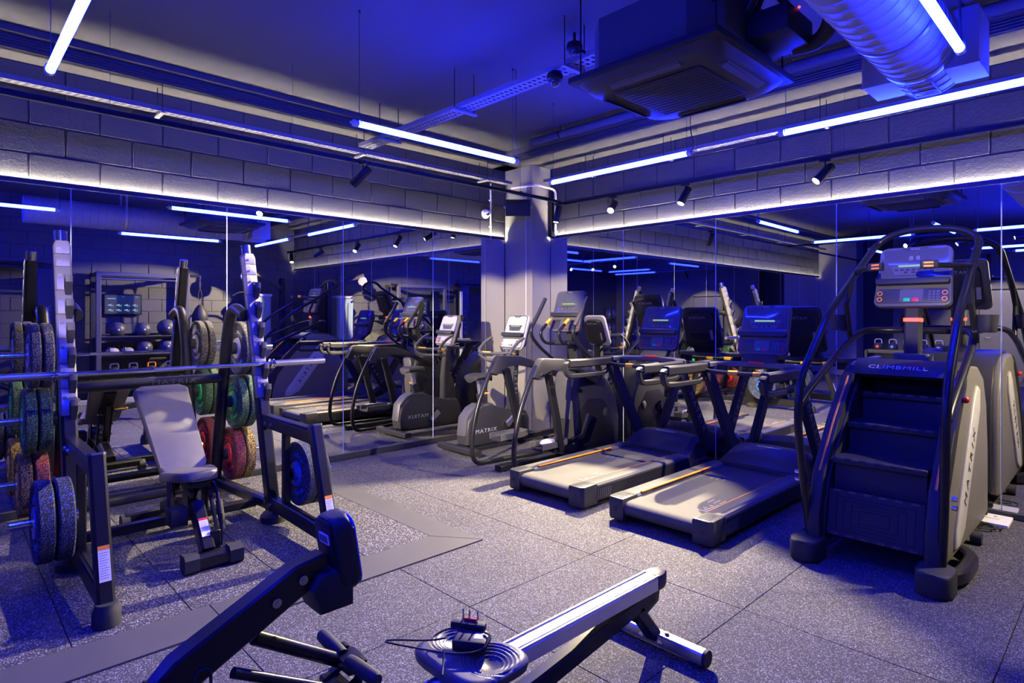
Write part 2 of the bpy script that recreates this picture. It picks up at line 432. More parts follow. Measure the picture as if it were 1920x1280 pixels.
def spot(p, aim, label, watts=SPOT_W, ang=62, blend=.25, track=True):
    """p: pivot under the track, aim: point on the floor or wall it looks at"""
    t = thing('track_spotlight', label, 'spotlight', p)
    if track: obj('adapter', G().box((0,0,.075),(.09,.032,.03),.004), M_black, t)
    obj('stem', G().cyl((0,0,-.005),(0,0,.075),.008,8).box((0,0,0),(.02,.02,.03),.003), M_black, t)
    d = (Vector(aim)-Vector(p)).normalized(); R = look(d)
    off = Matrix.Translation(Vector((0,0,-.03)))
    h = obj('head', G().lathe([(.034,-.085),(.038,-.082),(.038,.125),(.036,.128),(.034,.125),(.034,.11)], off @ R, 20), M_black, t)
    obj('lens', G().lathe([(.0335,.108),(.0335,.112)], off @ R, 20), M_lens, t, 'glowing warm white lens')
    la = bpy.data.lights.new('spot_light', 'SPOT'); la.energy = watts; la.color = WARM; la.spot_size = math.radians(ang); la.spot_blend = blend; la.shadow_soft_size = .022
    lo = bpy.data.objects.new('spot_light', la); C.objects.link(lo); lo.parent = t
    lo.location = Vector((0,0,-.03))+d*.13
    lo.rotation_euler = d.to_track_quat('-Z','Y').to_euler()
    return t
ZP = ZK-.095
SPOTS = [((1.12,-3.10,ZP), (-.6,-4.6,.6), 'black spotlight over the squat rack, its lens turned to the left mirror', 720, 74),
 ((1.72,-.30,ZP), (3.1,-3.9,.3), 'glaring spotlight over the elliptical, its lens turned to the camera', 3000, 66),
 ((2.62,-.30,ZP), (2.3,-2.2,0), 'black spotlight over the first treadmill, pointing down', 380, 60),
 ((3.95,-.30,ZP), (2.3,-2.9,0), 'tilted black spotlight over the second treadmill', 800, 62),
 ((1.0,-.42,ZP), (1.0,-1.2,0), 'black spotlight hanging beside the corner column and the loudspeaker', 120, 55),
 ((3.1,-6.30,ZP), (.65,-.8,.85), 'black spotlight on the track behind the camera, aimed at the corner column', 4200, 25),
 ((4.6,-6.30,ZP), (.8,-4.72,1.85), 'black spotlight on the track behind the camera, aimed at the rack uprights', 1100, 20),
 ((3.85,-6.30,ZP), (1.2,-4.58,.72), 'added unseen spotlight on the track behind the camera, brightening the bench pad', 300, 14),  # extra spot out of view, added to warm the bench pad
 ((5.4,-.30,ZP), (7.2,-3.2,.7), 'added unseen spotlight right of the stair climber, brightening the block wall', 1500, 58),  # unseen spot, added to brighten the block wall for the left mirror
 ((6.7,-.30,ZP), (5.1,-.9,.2), 'black spotlight past the stair climber, aimed at its side panel', 500, 55),
 ((6.3,-6.30,ZP), (4.85,-.75,1.95), 'black spotlight on the track behind the camera, aimed at the stair climber console', 1500, 13),
 ((3.6,-10.5,ZP), (3.7,-12.0,1.0), 'black spotlight far behind the camera, aimed at the grey door', 260, 75)]
for a in SPOTS: spot(*a)
# ---------------------------------------------------------------- squat rack
def part(name, g, mat, t, label=None, parent=None, kind=None):
    """mesh given in world coordinates, hung under thing t"""
    o = obj(name, g, mat, parent or t, label, kind)
    if not parent: o.location = -Vector(t.location)
    return o
YC = -4.59
rk = thing('squat_rack', 'black squat rack with two silver notched uprights before the left mirror', 'squat rack', (1.3, YC, 0))
def upx(z): return 1.395-.2705*z
SEG = [2.0, 1.91, 1.825, 1.67, 1.515, 1.36, 1.205, 1.05, .885]
HOOK = [1.755, 1.60, 1.445, 1.29, 1.135, .98]
for sy in (-1, 1):
    y = YC+.60*sy
    P = lambda z: (upx(z), y, z)
    up = part('upright', G().bar([P(.05), P(.90)], .085, .10, (1,0,0), ch=.35), M_black, rk)
    for a, b_ in zip(SEG[:-1], SEG[1:]):
        top = a == 2.0
        g = G().bar([P(b_+.0015), P(b_+.01), P(a-.03 if top else a-.004), P(a-.0015)], [.088,.092,.092,.072 if top else .088], [.060,.064,.064,.055 if top else .060], (1,0,0), ch=.3); bmesh.ops.translate(g.bm, verts=g.bm.verts[:], vec=(.0215,0,.006))
        s_ = obj('notch_cover', g, M_silver, up)
        q = P(a-.045)
        obj('bolt', G().cyl((q[0]+.052,q[1]-.02,q[2]), (q[0]+.058,q[1]-.02,q[2]), .012, 12).cyl((q[0]+.058,q[1]-.02,q[2]), (q[0]+.060,q[1]-.02,q[2]), .006, 6), M_brass, up)
    obj('joint_core', G().bar([P(.88), P(2.0)], .085, .096, (1,0,0), ch=.35), M_black, up)
    obj('end_cap', G().cyl(P(1.99), P(2.075), .038, 20), M_chrome, up, 'chrome top cap')
    for zh in HOOK:
        x0 = upx(zh)+.050
        g = G().prism([(0,.030),(.018,.030),(.018,.0),(.052,.0),(.058,.022),(.068,.022),(.068,-.02),(.02,-.05),(0,-.05)], Matrix(((1,0,0,x0),(0,0,-1,y+.020),(0,1,0,zh),(0,0,0,1))), .040, .004)
        part('bar_hook', g, M_grey, rk)
        part('hook_pad', G().bar([(x0+.050,y+.020,zh-.01),(x0+.035,y+.020,zh-.05),(x0+.018,y+.020,zh-.115)], [.042,.042,.03], [.04,.036,.022], (1,0,0)), M_rubber, rk)
    part('foot', G().lathe([(.095,.001),(.095,.045),(.075,.065),(.05,.08)], TM((1.385,y,.009)), 24), M_rubber, rk)
    yr = YC+.54*sy
    part('rear_post', G().tube(fillet([(.985,yr,1.52),(.72,yr,1.60),(.585,yr,1.36),(.285,yr,.05)], .2, 8), .045, 16), M_black, rk)
    part('rear_foot', G().lathe([(.08,.001),(.08,.05),(.05,.07)], TM((.28,yr,.009)), 20), M_rubber, rk)
    # front post, safety arm, base beam
    part('front_post', G().bar([(2.30,y,.06),(2.045,y,.79)], .078, .078, (1,0,0), ch=.35), M_black, rk)
    part('post_cap', G().bar([(2.047,y,.788),(2.043,y,.80)], .08, .08, (1,0,0), ch=.35), M_grey, rk)
    part('foot', G().lathe([(.062,.001),(.062,.07),(.054,.085),(.05,.11)], TM((2.31,y,.009)), 24), M_rubber, rk)
    n = Vector((.944,0,.33)).normalized(); d_ = Vector((-.33,0,.944))
    cpt = Vector((2.30-.255*.22/.73, y, .28))+n*.0405
    L_ = Matrix((( 0, d_.x, n.x, cpt.x),(1,0,0,cpt.y),(0,d_.z,n.z,cpt.z),(0,0,0,1)))
    lab = part('warning_label', G().prism([(-.025,-.085),(.025,-.085),(.025,.085),(-.025,.085)], L_, .0012), M_label, rk, 'white warning label with orange heading')
    lt = G().box((0,0,0), (.001,.001,.001))
    g = G(); g.prism([(-.025,.066),(.025,.066),(.025,.086),(-.025,.086)], L_ @ TM((0,0,.0006)), .0012); obj('heading', g, M_orange, lab)
    g = G()
    for k in range(11): g.prism([(-.02,.05-.012*k),(.02-.006*(k%3),.05-.012*k),(.02-.006*(k%3),.053-.012*k),(-.02,.053-.012*k)], L_ @ TM((0,0,.0006)), .0008)
    obj('print', g, M_dimprint, lab)
    part('safety_arm', G().bar([(upx(.73)+.04,y,.725),(2.06,y,.715)], .055, .085, (0,0,1)).box((1.62,y,.772),(.80,.062,.012),.003), M_black, rk)
    part('base_beam', G().bar([(upx(.13),y,.14),(2.27,y,.12)], .06, .10, (0,0,1)).box((1.82,y,.184),(.72,.018,.004)), M_black, rk)
    part('side_beam', G().bar([(.31,yr,.10),(1.35,y,.12)], .07, .08, (0,0,1), ch=.35), M_black, rk)
    part('storage_post', G().bar([(1.60,y,.16),(1.60,y,.70)], .05, .05, (1,0,0), ch=.3), M_black, rk)
    for x in (1.32, 1.42):
        part('bolt', G().cyl((x,y-.052 if False else y-.034,.72),(x,y-.046,.72),.014,6).cyl((x,y-.034,.14),(x,y-.046,.14),.014,6), M_brass, rk)
    # weight horns: front low one and three on the rear post
    part('weight_horn', G().cyl((1.63,y+.02*sy,.39),(1.63,y+.32*sy,.39),.0245,16).cyl((1.63,y+.02*sy,.39),(1.63,y+.05*sy,.39),.045,16), M_chrome, rk)
    for zz in (1.245, .79, .33):
        xh = .285+.3*(zz-.05)/1.31
        part('weight_horn', G().cyl((xh,yr+.03*sy,zz),(xh,yr+.38*sy,zz),.0245,16), M_chrome, rk)
        part('horn_stop', G().cyl((xh,yr+.035*sy,zz),(xh,yr+.075*sy,zz),.05,16), M_rubber, rk)
part('cross_tube', G().tube([(.502,YC-.54,1.0),(.502,YC+.54,1.0)], .040, 16), M_black, rk)
part('lettering', G().text('MATRIX', .055, FX(.543, YC+.16, 1.0), sx=1.35, sp=1.25), M_plast, rk, 'dark lettering MATRIX')
part('cross_tube', G().tube([(.40,YC-.54,.10),(.40,YC+.54,.10)], .035, 14), M_black, rk)
part('cross_tube', G().bar([(1.10,YC-.57,.09),(1.10,YC+.57,.09)], .07, .06, (0,0,1), ch=.3), M_black, rk)
# ---------------------------------------------------------------- barbell
bb = thing('barbell', 'steel barbell without plates, resting on the hooks of the squat rack', 'barbell', (1.154, YC, 1.150))
XB = upx(1.135)+.050+.0345
bb.location = (XB, YC, 1.1496)
obj('shaft', G().cyl((0,-.66,0),(0,.66,0),.0142,16), M_steel, bb)
for k in (-.35, .35): obj('grip_knurl', G().cyl((0,k-.22,0),(0,k+.22,0),.0148,16), M_chrome, bb)
for s_ in (-1, 1):
    obj('collar', G().lathe([(.018,0),(.036,.002),(.036,.012),(.026,.016),(.026,.026),(.036,.030),(.036,.036),(.03,.038)], TM((0,.655*s_,0),(-PI/2*s_,0,0)), 20), M_chrome, bb)
    obj('sleeve', G().cyl((0,.69*s_,0),(0,1.10*s_,0),.025,18).cyl((0,1.10*s_,0),(0,1.104*s_,0),.02,18), M_steel, bb)
# ---------------------------------------------------------------- bumper plates
def fleck(name, c, share=.28): return speck(name, (.014,.014,.016), [(share, c),(.03,(.25,.25,.25))], 300, .8)
F_grey = fleck('grey_flecked_rubber', (.17,.165,.155), .2)
F_green = speck('green_flecked_rubber', (.018,.018,.02), [(.11,(.03,.36,.06)),(.08,(.2,.24,.16))], 300, .8)
F_red = fleck('red_flecked_rubber', (.42,.02,.02), .24)
F_yellow = fleck('yellow_flecked_rubber', (.5,.32,.03), .24)
F_blue = fleck('blue_flecked_rubber', (.05,.10,.36), .13)
def make_plate(th, mf, mh, mname, label):
    t = thing('bumper_plate', label, 'weight plate', (0,0,0), 0)
    h = th/2; R = TM((0,0,0),(-PI/2,0,0))
    prof = [(.0265,-h+.012),(.09,-h+.012),(.10,-h+.004),(.165,-h+.016),(.19,-h+.012),(.205,-h),(.218,-h+.002),(.225,-h+.010),(.225,h-.010),(.218,h-.002),(.205,h),(.19,h-.012),(.165,h-.016),(.10,h-.004),(.09,h-.012),(.0265,h-.012)]
    g = G(); rings = [[R @ Vector((r*math.cos(2*PI*k/40), r*math.sin(2*PI*k/40), z)) for k in range(40)] for r, z in prof]
    g.loft(rings, False, closed=True); obj('tread', g, mf, t)
    g = G()
    for s_ in (-1, 1):
        g.loft([[R @ Vector((r*math.cos(2*PI*k/32), r*math.sin(2*PI*k/32), z*s_)) for k in range(32)] for r, z in ((.046,h-.013),(.046,h+.001),(.085,h+.001),(.09,h-.013))], False, closed=True)
    obj('hub_ring', g, mh, t)
    g = G()
    for s_ in (-1, 1):
        g.loft([[R @ Vector((r*math.cos(2*PI*k/32), r*math.sin(2*PI*k/32), z*s_)) for k in range(32)] for r, z in ((.0265,h-.014),(.0265,h+.004),(.045,h+.003),(.046,h-.014))], False, closed=True)
    obj('steel_bushing', g, M_chrome, t)
    g = G()
    for s_ in (-1, 1):
        for q, word in ((0,'MAGNUM'),(PI,'MAGNUM')):
            for i, ch in enumerate(word):
                a = q+(2.5-i)*.30
                Mx = TM((0,0,0),(PI/2 if s_ < 0 else -PI/2,0,0)) @ Matrix.Rotation(a, 4, 'Z') @ TM((0,.135,h-.009))
                g.text(ch, .038, Mx, ext=.003)
    obj('lettering', g, mh, t, f'{mname} raised lettering')
    return t
H_grey = pm('grey_hub', (.35,.35,.35), .5); H_green = pm('green_hub', (.02,.55,.08), .4); H_red = pm('red_hub', (.75,.02,.015), .4)
H_yellow = pm('yellow_hub', (.8,.45,.02), .4); H_blue = pm('blue_hub', (.02,.09,.35), .4)
PK = {'grey':(F_grey,H_grey,.060,'grey'),'green':(F_green,H_green,.070,'green'),'red':(F_red,H_red,.085,'red'),'yellow':(F_yellow,H_yellow,.075,'yellow'),'blue':(F_blue,H_blue,.078,'blue')}
made = {}
def plate(kind, x, y, z, label, group):
    mf, mh, th, nm = PK[kind]
    if kind not in made: t = made[kind] = make_plate(th, mf, mh, nm, label)
    else: t = copy_tree(made[kind])
    t.location = (x, y, z); t['label'] = label; t['group'] = group
    t.rotation_euler = (0, 0, 0)
    return th
GR, GL = 'plates on the right side of the squat rack', 'plates on the left side of the squat rack'
def horn(zz): return .285+.3*(zz-.05)/1.31
def stack(x, y0, z, sg, items, group):
    y = y0
    for kind, lb in items:
        th = PK[kind][2]; plate(kind, x, y+sg*th/2, z-.0018, lb, group); y += sg*(th+.010)
yr, yl = YC+.54+.08, YC-.54-.08
stack(horn(1.245), yr, 1.245, 1, [('grey','grey-flecked plate on the top right horn, nearer the post'),('grey','grey-flecked plate on the top right horn, outer one of two')], GR)
stack(horn(.79), yr, .79, 1, [('green','green-hubbed plate on the middle right horn, nearer the post'),('green','green-flecked plate on the middle right horn, outer one')], GR)
stack(horn(.33), yr, .33, 1, [('red','red plate with red hub on the bottom right horn'),('yellow','yellow-flecked plate behind the red plate, bottom right horn')], GR)
stack(1.63, YC+.60+.052, .39, 1, [('blue','dark blue-flecked plate low on the right upright, nearer the post'),('blue','dark blue-flecked plate low on the right upright, outer one')], GR)
stack(horn(1.245), yl, 1.245, -1, [('grey','grey-flecked plate on the top left horn, nearer the post'),('grey','grey-flecked plate on the top left horn, outer one of two')], GL)
stack(horn(.79), yl, .79, -1, [('green','green-flecked plate on the middle left horn, nearer the post'),('green','plate with green and white hub on the middle left horn')], GL)
stack(horn(.33), yl, .33, -1, [('red','red-flecked plate on the bottom left horn, nearer the post'),('yellow','yellow-flecked plate in front of the red one, bottom left horn')], GL)
stack(1.63, YC-.60-.052, .39, -1, [('blue','blue-lit plate low on the left upright, nearer the post'),('blue','blue-lit plate low on the left upright, nearest the camera')], GL)
# ---------------------------------------------------------------- adjustable bench
bn = thing('weight_bench', 'black adjustable weight bench with reclined back pad inside the squat rack', 'bench', (1.45, YC, 0))
def pad(c, u, L, w0, w1, th, name, mat=M_vinyl):
    """pad: centre c, long axis u (in xz), half widths along y"""
    u = Vector(u).normalized(); n = Vector((-u.z,0,u.x))
    if n.z < 0: n = -n
    M = Matrix(((u.x,0,n.x,c[0]),(0,1,0,c[1]),(u.z,0,n.z,c[2]),(0,0,0,1)))
    r = .05; out = []
    for (sx, sy) in ((1,1),(-1,1),(-1,-1),(1,-1)):
        w = w1 if sx > 0 else w0; cx, cy = sx*(L/2-r), sy*(w-r)
        a0 = {(1,1):0,(-1,1):PI/2,(-1,-1):PI,(1,-1):1.5*PI}[(sx,sy)]
        for k in range(6): a = a0+PI/2*k/5; out.append((cx+r*math.cos(a), cy+r*math.sin(a)))
    return part(name, G().prism(out, M, th, .018, seg=3), mat, bn)
bd = Vector((-.60,0,.50)).normalized()
pad((1.09, YC, .725), bd, .80, .140, .178, .062, 'back_pad')
pad((1.585, YC, .495), (.33,0,.045), .34, .17, .105, .06, 'seat_pad')
part('pad_plate', G().bar([(1.38,YC,.43),(.95,YC,.79)], .10, .03, (0,0,1)).bar([(1.42,YC,.44),(1.72,YC,.455)], .12, .03, (0,0,1)), M_black, bn)
part('front_foot', G().bar([(1.95,YC-.10,.062),(1.95,YC+.10,.062)], .085, .09, (0,0,1), ch=.4), M_black, bn)
for s_ in (-1,1): part('foot_cover', G().bar([(1.95,YC+s_*.085,.064),(1.95,YC+s_*.165,.064)], .105, .11, (0,0,1), ch=.4), M_rubber, bn)
part('front_leg', G().bar([(1.92,YC-.02,.10),(1.70,YC-.02,.335)], .075, .09, (1,0,0), ch=.3), M_black, bn)
n = Vector((.73,0,.68)).normalized(); d_ = Vector((-.68,0,.73)).normalized()
cpt = Vector((1.83, YC-.02, .20))+n*.047
L_ = Matrix(((0,d_.x,n.x,cpt.x),(1,0,0,cpt.y),(0,d_.z,n.z,cpt.z),(0,0,0,1)))
lab = part('warning_label', G().prism([(-.025,-.06),(.025,-.06),(.025,.06),(-.025,.06)], L_, .0012), M_label, bn, 'white warning label with red heading')
obj('heading', G().prism([(-.025,.046),(.025,.046),(.025,.061),(-.025,.061)], L_ @ TM((0,0,.0006)), .0012), M_red, lab)
g = G()
for k in range(8): g.prism([(-.02,.034-.011*k),(.018,.034-.011*k),(.018,.037-.011*k),(-.02,.037-.011*k)], L_ @ TM((0,0,.0006)), .0008)
obj('print', g, M_dimprint, lab)
part('spine', G().bar(fillet([(1.72,YC-.02,.30),(1.40,YC,.27),(.95,YC,.14)], .15), .08, .10, (0,0,1), ch=.3), M_black, bn)
part('rear_foot', G().bar([(.90,YC-.24,.105),(.90,YC+.24,.105)], .07, .06, (0,0,1), ch=.4), M_black, bn)
for s_ in (-1,1): part('wheel', G().cyl((.90,YC+s_*.22,.069),(.90,YC+s_*.27,.069),.06,20), M_rubber, bn)
part('seat_bracket', G().box((1.62,YC-.055,.37),(.11,.012,.19),.002).box((1.62,YC+.055,.37),(.11,.012,.19),.002).bar([(1.50,YC-.05,.45),(1.73,YC-.05,.40)],.02,.04).bar([(1.50,YC+.05,.45),(1.73,YC+.05,.40)],.02,.04), M_black, bn)
part('ladder_rail', G().bar([(1.35,YC-.05,.25),(1.15,YC-.05,.62)], .012, .06, (1,0,0)).bar([(1.35,YC+.05,.25),(1.15,YC+.05,.62)], .012, .06, (1,0,0)), M_black, bn)
part('ladder_rung', G().cyl((1.30,YC-.07,.34),(1.30,YC+.07,.34),.012,10).cyl((1.24,YC-.07,.45),(1.24,YC+.07,.45),.012,10).cyl((1.18,YC-.07,.56),(1.18,YC+.07,.56),.012,10), M_chrome, bn)
part('prop_arm', G().bar([(1.05,YC,.66),(1.22,YC,.30)], .04, .05, (1,0,0)).bar([(1.50,YC,.28),(1.62,YC,.42)], .035, .04, (1,0,0)), M_black, bn)
part('tool_cup', G().box((1.70,YC-.13,.285),(.13,.10,.11),.012,seg=2).box((1.66,YC-.165,.40),(.05,.012,.20),.003), M_dark, bn, 'dark plastic cup bracket')
part('yellow_pin', G().cyl((1.16,YC+.07,.60),(1.16,YC+.16,.60),.008,8).sph((1.16,YC+.17,.60),.016,n=10), M_yellow, bn, 'yellow pull pin')
part('lift_handle', G().tube(fillet([(1.62,YC+.07,.45),(1.70,YC+.10,.42),(1.76,YC+.11,.24)],.03), .012, 10), M_black, bn)
part('grip', G().cyl((1.725,YC+.107,.34),(1.775,YC+.113,.20),.020,14), M_rubber, bn)
part('grip_cap', G().cyl((1.775,YC+.113,.20),(1.785,YC+.114,.168),.021,14), M_chrome, bn, 'chrome grip end')
part('fork', G().box((1.90,YC+.03,.15),(.012,.06,.12),.002).box((1.87,YC+.075,.20),(.02,.012,.20),.002).bar([(1.88,YC+.06,.13),(1.70,YC+.06,.40)],.016,.03), M_black, bn)
# ---------------------------------------------------------------- console shared by the cardio machines
M_lcd = em('green_lcd', (.45,.9,.08), .55)
def rrect(w, h, r, n=5, wt=None):
    """rounded rectangle, bottom width w, top width wt"""
    wt = wt or w; out = []
    for (sx, sy, a0) in ((1,1,0),(-1,1,PI/2),(-1,-1,PI),(1,-1,1.5*PI)):
        hw = (wt if sy > 0 else w)/2
        for k in range(n+1):
            a = a0+PI/2*k/n; out.append((sx*(hw-r)+r*math.cos(a), sy*(h/2-r)+r*math.sin(a)))
    return out
def console(t, c, w, h, tilt, bodymat=None, digits=False, back=True, glare_mat=None):
    """local frame: x right, y up along the panel, z toward the user (-y of the machine)"""
    bodymat = bodymat or M_plast
    M = Matrix.Translation(Vector(c)) @ Matrix.Rotation(PI/2-tilt, 4, 'X')
    cb = obj('console', G().prism(rrect(w, h, .04, wt=w*.93), M, .045, .012), bodymat, t)
    obj('rim', G().prism(rrect(w*.985, h*.985, .038, wt=w*.915), M @ TM((0,0,.023)), .008, .003), M_grey, cb)
    obj('screen', G().prism(rrect(w*.90, h*.50, .03, wt=w*.86), M @ TM((0,h*.21,.028)), .004, .001), glare_mat or M_glass, cb, 'glossy upper screen')
    g = G().prism(rrect(w*.62, h*.055, .006), M @ TM((0,h*.17,.031)), .004, .001)
    g.prism(rrect(w*.50, h*.12, .01, wt=w*.56), M @ TM((0,h*.085,.0305)), .002)
    obj('display_frame', g, M_grey, cb)
    obj('display', G().prism(rrect(w*.40, h*.032, .003), M @ TM((0,h*.17,.0345)), .002), M_lcd, cb, 'lit green display')
    g = G()
    for k in range(7): g.prism(rrect(w*.05, h*.03, .004), M @ TM((w*(-.225+.075*k),h*.105,.032)), .002)
    for k in range(3): g.prism(rrect(w*.05, h*.03, .004), M @ TM((w*(-.10+.10*k),h*.062,.032)), .002)
    obj('program_keys', g, M_dark, cb)
    if digits: obj('digits', G().text('8 8', h*.10, M @ TM((0,h*.30,.0305)), ext=.0008, sx=1.2), M_dimprint, cb)
    obj('top_badge', G().prism(rrect(w*.24, h*.055, .01, wt=w*.34), M @ TM((0,h*.455,.028)), .006, .001), M_plast, cb)
    obj('badge_text', G().text('MATRIX', h*.03, M @ TM((0,h*.455,.0315)), ext=.0006, sp=1.2), M_print, cb)
    sh = obj('reading_rack', G().prism(rrect(w*.94, h*.10, .012), M @ TM((0,-h*.105,.045)), .055, .006), M_dark, cb)
    obj('rack_lip', G().prism(rrect(w*.95, h*.016, .004), M @ TM((0,-h*.06,.06)), .03, .002), M_grey, sh)
    obj('keypad', G().prism(rrect(w*.94, h*.235, .02, wt=w*.92), M @ TM((0,-h*.335,.028)), .010, .003), glare_mat or M_plast, cb)
    obj('centre_panel', G().prism(rrect(w*.30, h*.21, .008), M @ TM((0,-h*.33,.034)), .002), M_light if glare_mat else M_grey, cb)
    obj('start_key', G().prism(rrect(w*.085, h*.055, .006), M @ TM((-w*.055,-h*.40,.036)), .003, .001), M_green, cb, 'green start key')
    obj('stop_key', G().prism(rrect(w*.085, h*.055, .006), M @ TM((w*.055,-h*.40,.036)), .003, .001), M_red, cb, 'red stop key')
    g = G()
    for i in range(4):
        for j in range(3): g.prism(rrect(w*.035, h*.035, .004), M @ TM((w*(.23+.05*j),-h*(.27+.045*i),.034)), .003)
    obj('number_keys', g, M_grey, cb)
    g = G()
    for i in range(2):
        for sx in (-1,1):
            for q in (1,):
                g.loft([[M @ Vector((sx*w*.415+r*math.cos(2*PI*k/12), -h*(.29+.10*i)+r*math.sin(2*PI*k/12), z)) for k in range(12)] for r, z in ((w*.026,.033),(w*.026,.037),(w*.036,.037),(w*.036,.033))], False, closed=True)
    obj('arrow_keys', g, M_red if not digits else M_orange, cb)
    if back:
        obj('back_shell', G().prism(rrect(w*.80, h*.80, .05, wt=w*.72), M @ TM((0,.0,-.05)), .075, .02), M_dark, cb)
        obj('back_text', G().text('MATRIX', h*.085, M @ TM((0,h*.30,-.0885),(0,PI,0)), ext=.0008, sx=1.25, sp=1.15), M_print, cb, 'MATRIX lettering on the back')
        g = G()
        for k in range(7): g.box((0,0,0),(.001,.001,.001)) if False else g.prism(rrect(w*.07, h*.02, .002), M @ TM((w*.33,h*(-.02-.035*k),-.0885)), .002)
        obj('data_label', g, M_light, cb)
    return cb
# ---------------------------------------------------------------- treadmills
def make_treadmill(loc, label):
    t = thing('treadmill', label, 'treadmill', loc)
    # belt round the rear roller
    pr = [(.62,.163),(-.95,.163)]+[(-.985+.053*math.cos(a), .11+.053*math.sin(a)) for a in [PI/2+PI*k/8 for k in range(9)]]+[(-.95,.057),(.55,.057),(.62,.06)]
    g = G(); g.loft([[Vector((-.272,y,z)) for y, z in pr],[Vector((.272,y,z)) for y, z in pr]], True)
    obj('belt', g, M_belt, t)
    g = G()
    for k, x in enumerate((.15,.19,.23)): g.box((x,-.55+.012*k,.1635),(.004,.10,.0015))
    for k in range(6): g.box((.255-.030*(k%2),-.62-.035*k,.1635),(.055+.01*k,.006,.0015))
    for k in range(3): g.box((-.15+.05*k,.02+.01*k,.1635),(.004,.05,.0015)); g.box((-.15+.05*k,.045+.01*k,.1635),(.03,.004,.0015))
    obj('belt_marks', g, M_print, t, 'pale printed ticks on the belt')
    for s_ in (-1,1):
        x = .345*s_
        r_ = obj('side_rail', G().loft([[Vector((x+a,y,z)) for a, z in ((-.07,.10),(-.07,.178),(-.06,.185),(.055,.185),(.07,.17),(.07,.06),(.05,.045),(-.05,.045))] for y in (-.86,.56)]), M_grey, t)
        obj('rail_skirt', G().box((.4145*s_,-.15,.105),(.006,1.40,.11),.002), M_dark, r_)
        e = obj('end_cap', G().prism([(-.07,-.09),(.045,-.09),(.07,-.065),(.07,.10),(-.07,.10)] if s_ > 0 else [(-.045,-.09),(.07,-.09),(.07,.10),(-.07,.10),(-.07,-.065)], TM((x*1.003,-.955,.105)), .165, .014), M_plast, t)
        g = G()
        for k in range(6): g.box((x,-1.02+.024*k,.189),(.10-.006*k,.005,.003),.001)
        obj('tread_ribs', g, M_grey, e)
        obj('adjuster_hole', G().box((x,-1.0455,.105),(.028,.004,.034),.001), M_rubber, e)
        g = G()
        for k in range(7): g.prism([(-.006,-.04),(.006,-.04),(.020,.035),(.008,.035)], Matrix(((0,0,1,.4185*s_),(1,0,0,-.86+.026*k),(0,1,0,.105),(0,0,0,1))), .004)
        obj('side_louvres', g, M_grey, e)
        # uprights, handles
        u_ = obj('upright', G().bar([(.395*s_,.95,.20),(.395*s_,.40,1.04)], .055, .125, (0,1,0), ch=.25), M_dark, t)
        dn = Vector((0,.55,-.84)).normalized(); nx = Vector((s_,0,0)); yy = nx.cross(dn)
        T_ = Matrix(((dn.x,yy.x,nx.x,.395*s_+.0285*s_),(dn.y,yy.y,nx.y,.70),(dn.z,yy.z,nx.z,.585),(0,0,0,1)))
        obj('upright_text', G().text('MATRIX', .085, T_, sx=1.1, sp=1.6), M_dimprint, u_, 'MATRIX lettering down the post')
        top = fillet([(.405*s_,.42,1.055),(.415*s_,.05,1.05),(.415*s_,-.25,1.055)], .2)
        obj('handrail', G().bar(top, .070, .080, (0,0,1), ch=.35), M_dark, t)
        obj('handrail_loop', G().bar(fillet([(.415*s_,-.235,1.055),(.415*s_,-.30,1.05),(.415*s_,-.265,.935),(.415*s_,-.10,.93),(.41*s_,.30,.93),(.40*s_,.42,1.0)], .06), .050, .044, (1,0,0) if False else (0,.3,1), ch=.35), M_dark, t)
        obj('cup_holder', G().lathe([(.045,-.06),(.05,.03),(.047,.032),(.043,-.055)], TM((.30*s_,.50,1.05)), 18), M_dark, t)
    arc = [(.40*math.sin(a), .40+.19*math.cos(a)*1.0, 1.075+.01*math.cos(a)) for a in [PI/2*(-1+2*k/12) for k in range(13)]]
    obj('dash', G().bar(arc, .10, .045, (0,0,1), ch=.3), M_grey, t)
    obj('grip_bar', G().tube(fillet([(-.40,.36,1.03),(-.26,.33,1.02),(.26,.33,1.02),(.40,.36,1.03)], .1), .019, 12), M_dark, t)
    for x in (-.11,.11): obj('pulse_sensor', G().bar([(x-.04,.33,1.022),(x+.04,.33,1.022)], .042, .042, (0,0,1), ch=.4), M_yellow, t, 'yellow pulse sensor')
    obj('stop_button', G().bar([(-.07,.568,1.104),(.07,.568,1.104)], .07, .022, (0,0,1), ch=.4), M_red, t, 'red emergency stop bar')
    obj('stripe', G().box((-.282,-.27,.191),(.020,1.06,.010),.002), M_orange, t, 'orange strip along the deck edge')
    obj('stripe', G().box((.285,-.22,.186),(.005,1.25,.002)), M_orange, t, 'thin orange line along the deck edge')
    hood = [(.50,.186),(.56,.205),(.66,.255),(.78,.315),(.90,.325),(.99,.29),(1.03,.20),(1.03,.06)]
    g = G(); W_ = [.40,.40,.385,.355,.345,.34,.335,.335]
    rings = []
    for (y,z), w_ in zip(hood, W_): rings.append([Vector((x,y,zz)) for x, zz in ((-w_,.06),(-w_,max(z-.07,.10)),(-w_*.86,z-.012),(-w_*.5,z),(0,z+.006),(w_*.5,z),(w_*.86,z-.012),(w_,max(z-.07,.10)),(w_,.06))])
    g.loft(rings); ho = obj('motor_cover', g, M_plast, t)
    obj('cover_lip', G().bar([(-.30,.505,.20),(0,.50,.208),(.30,.505,.20)], .022, .012, (0,0,1)), M_rubber, ho)
    obj('cover_slot', G().box((0,.80,.325),(.22,.014,.006),.002), M_light, ho)
    obj('front_skirt', G().box((0,.60,.07),(.76,.80,.06),.01), M_dark, t)
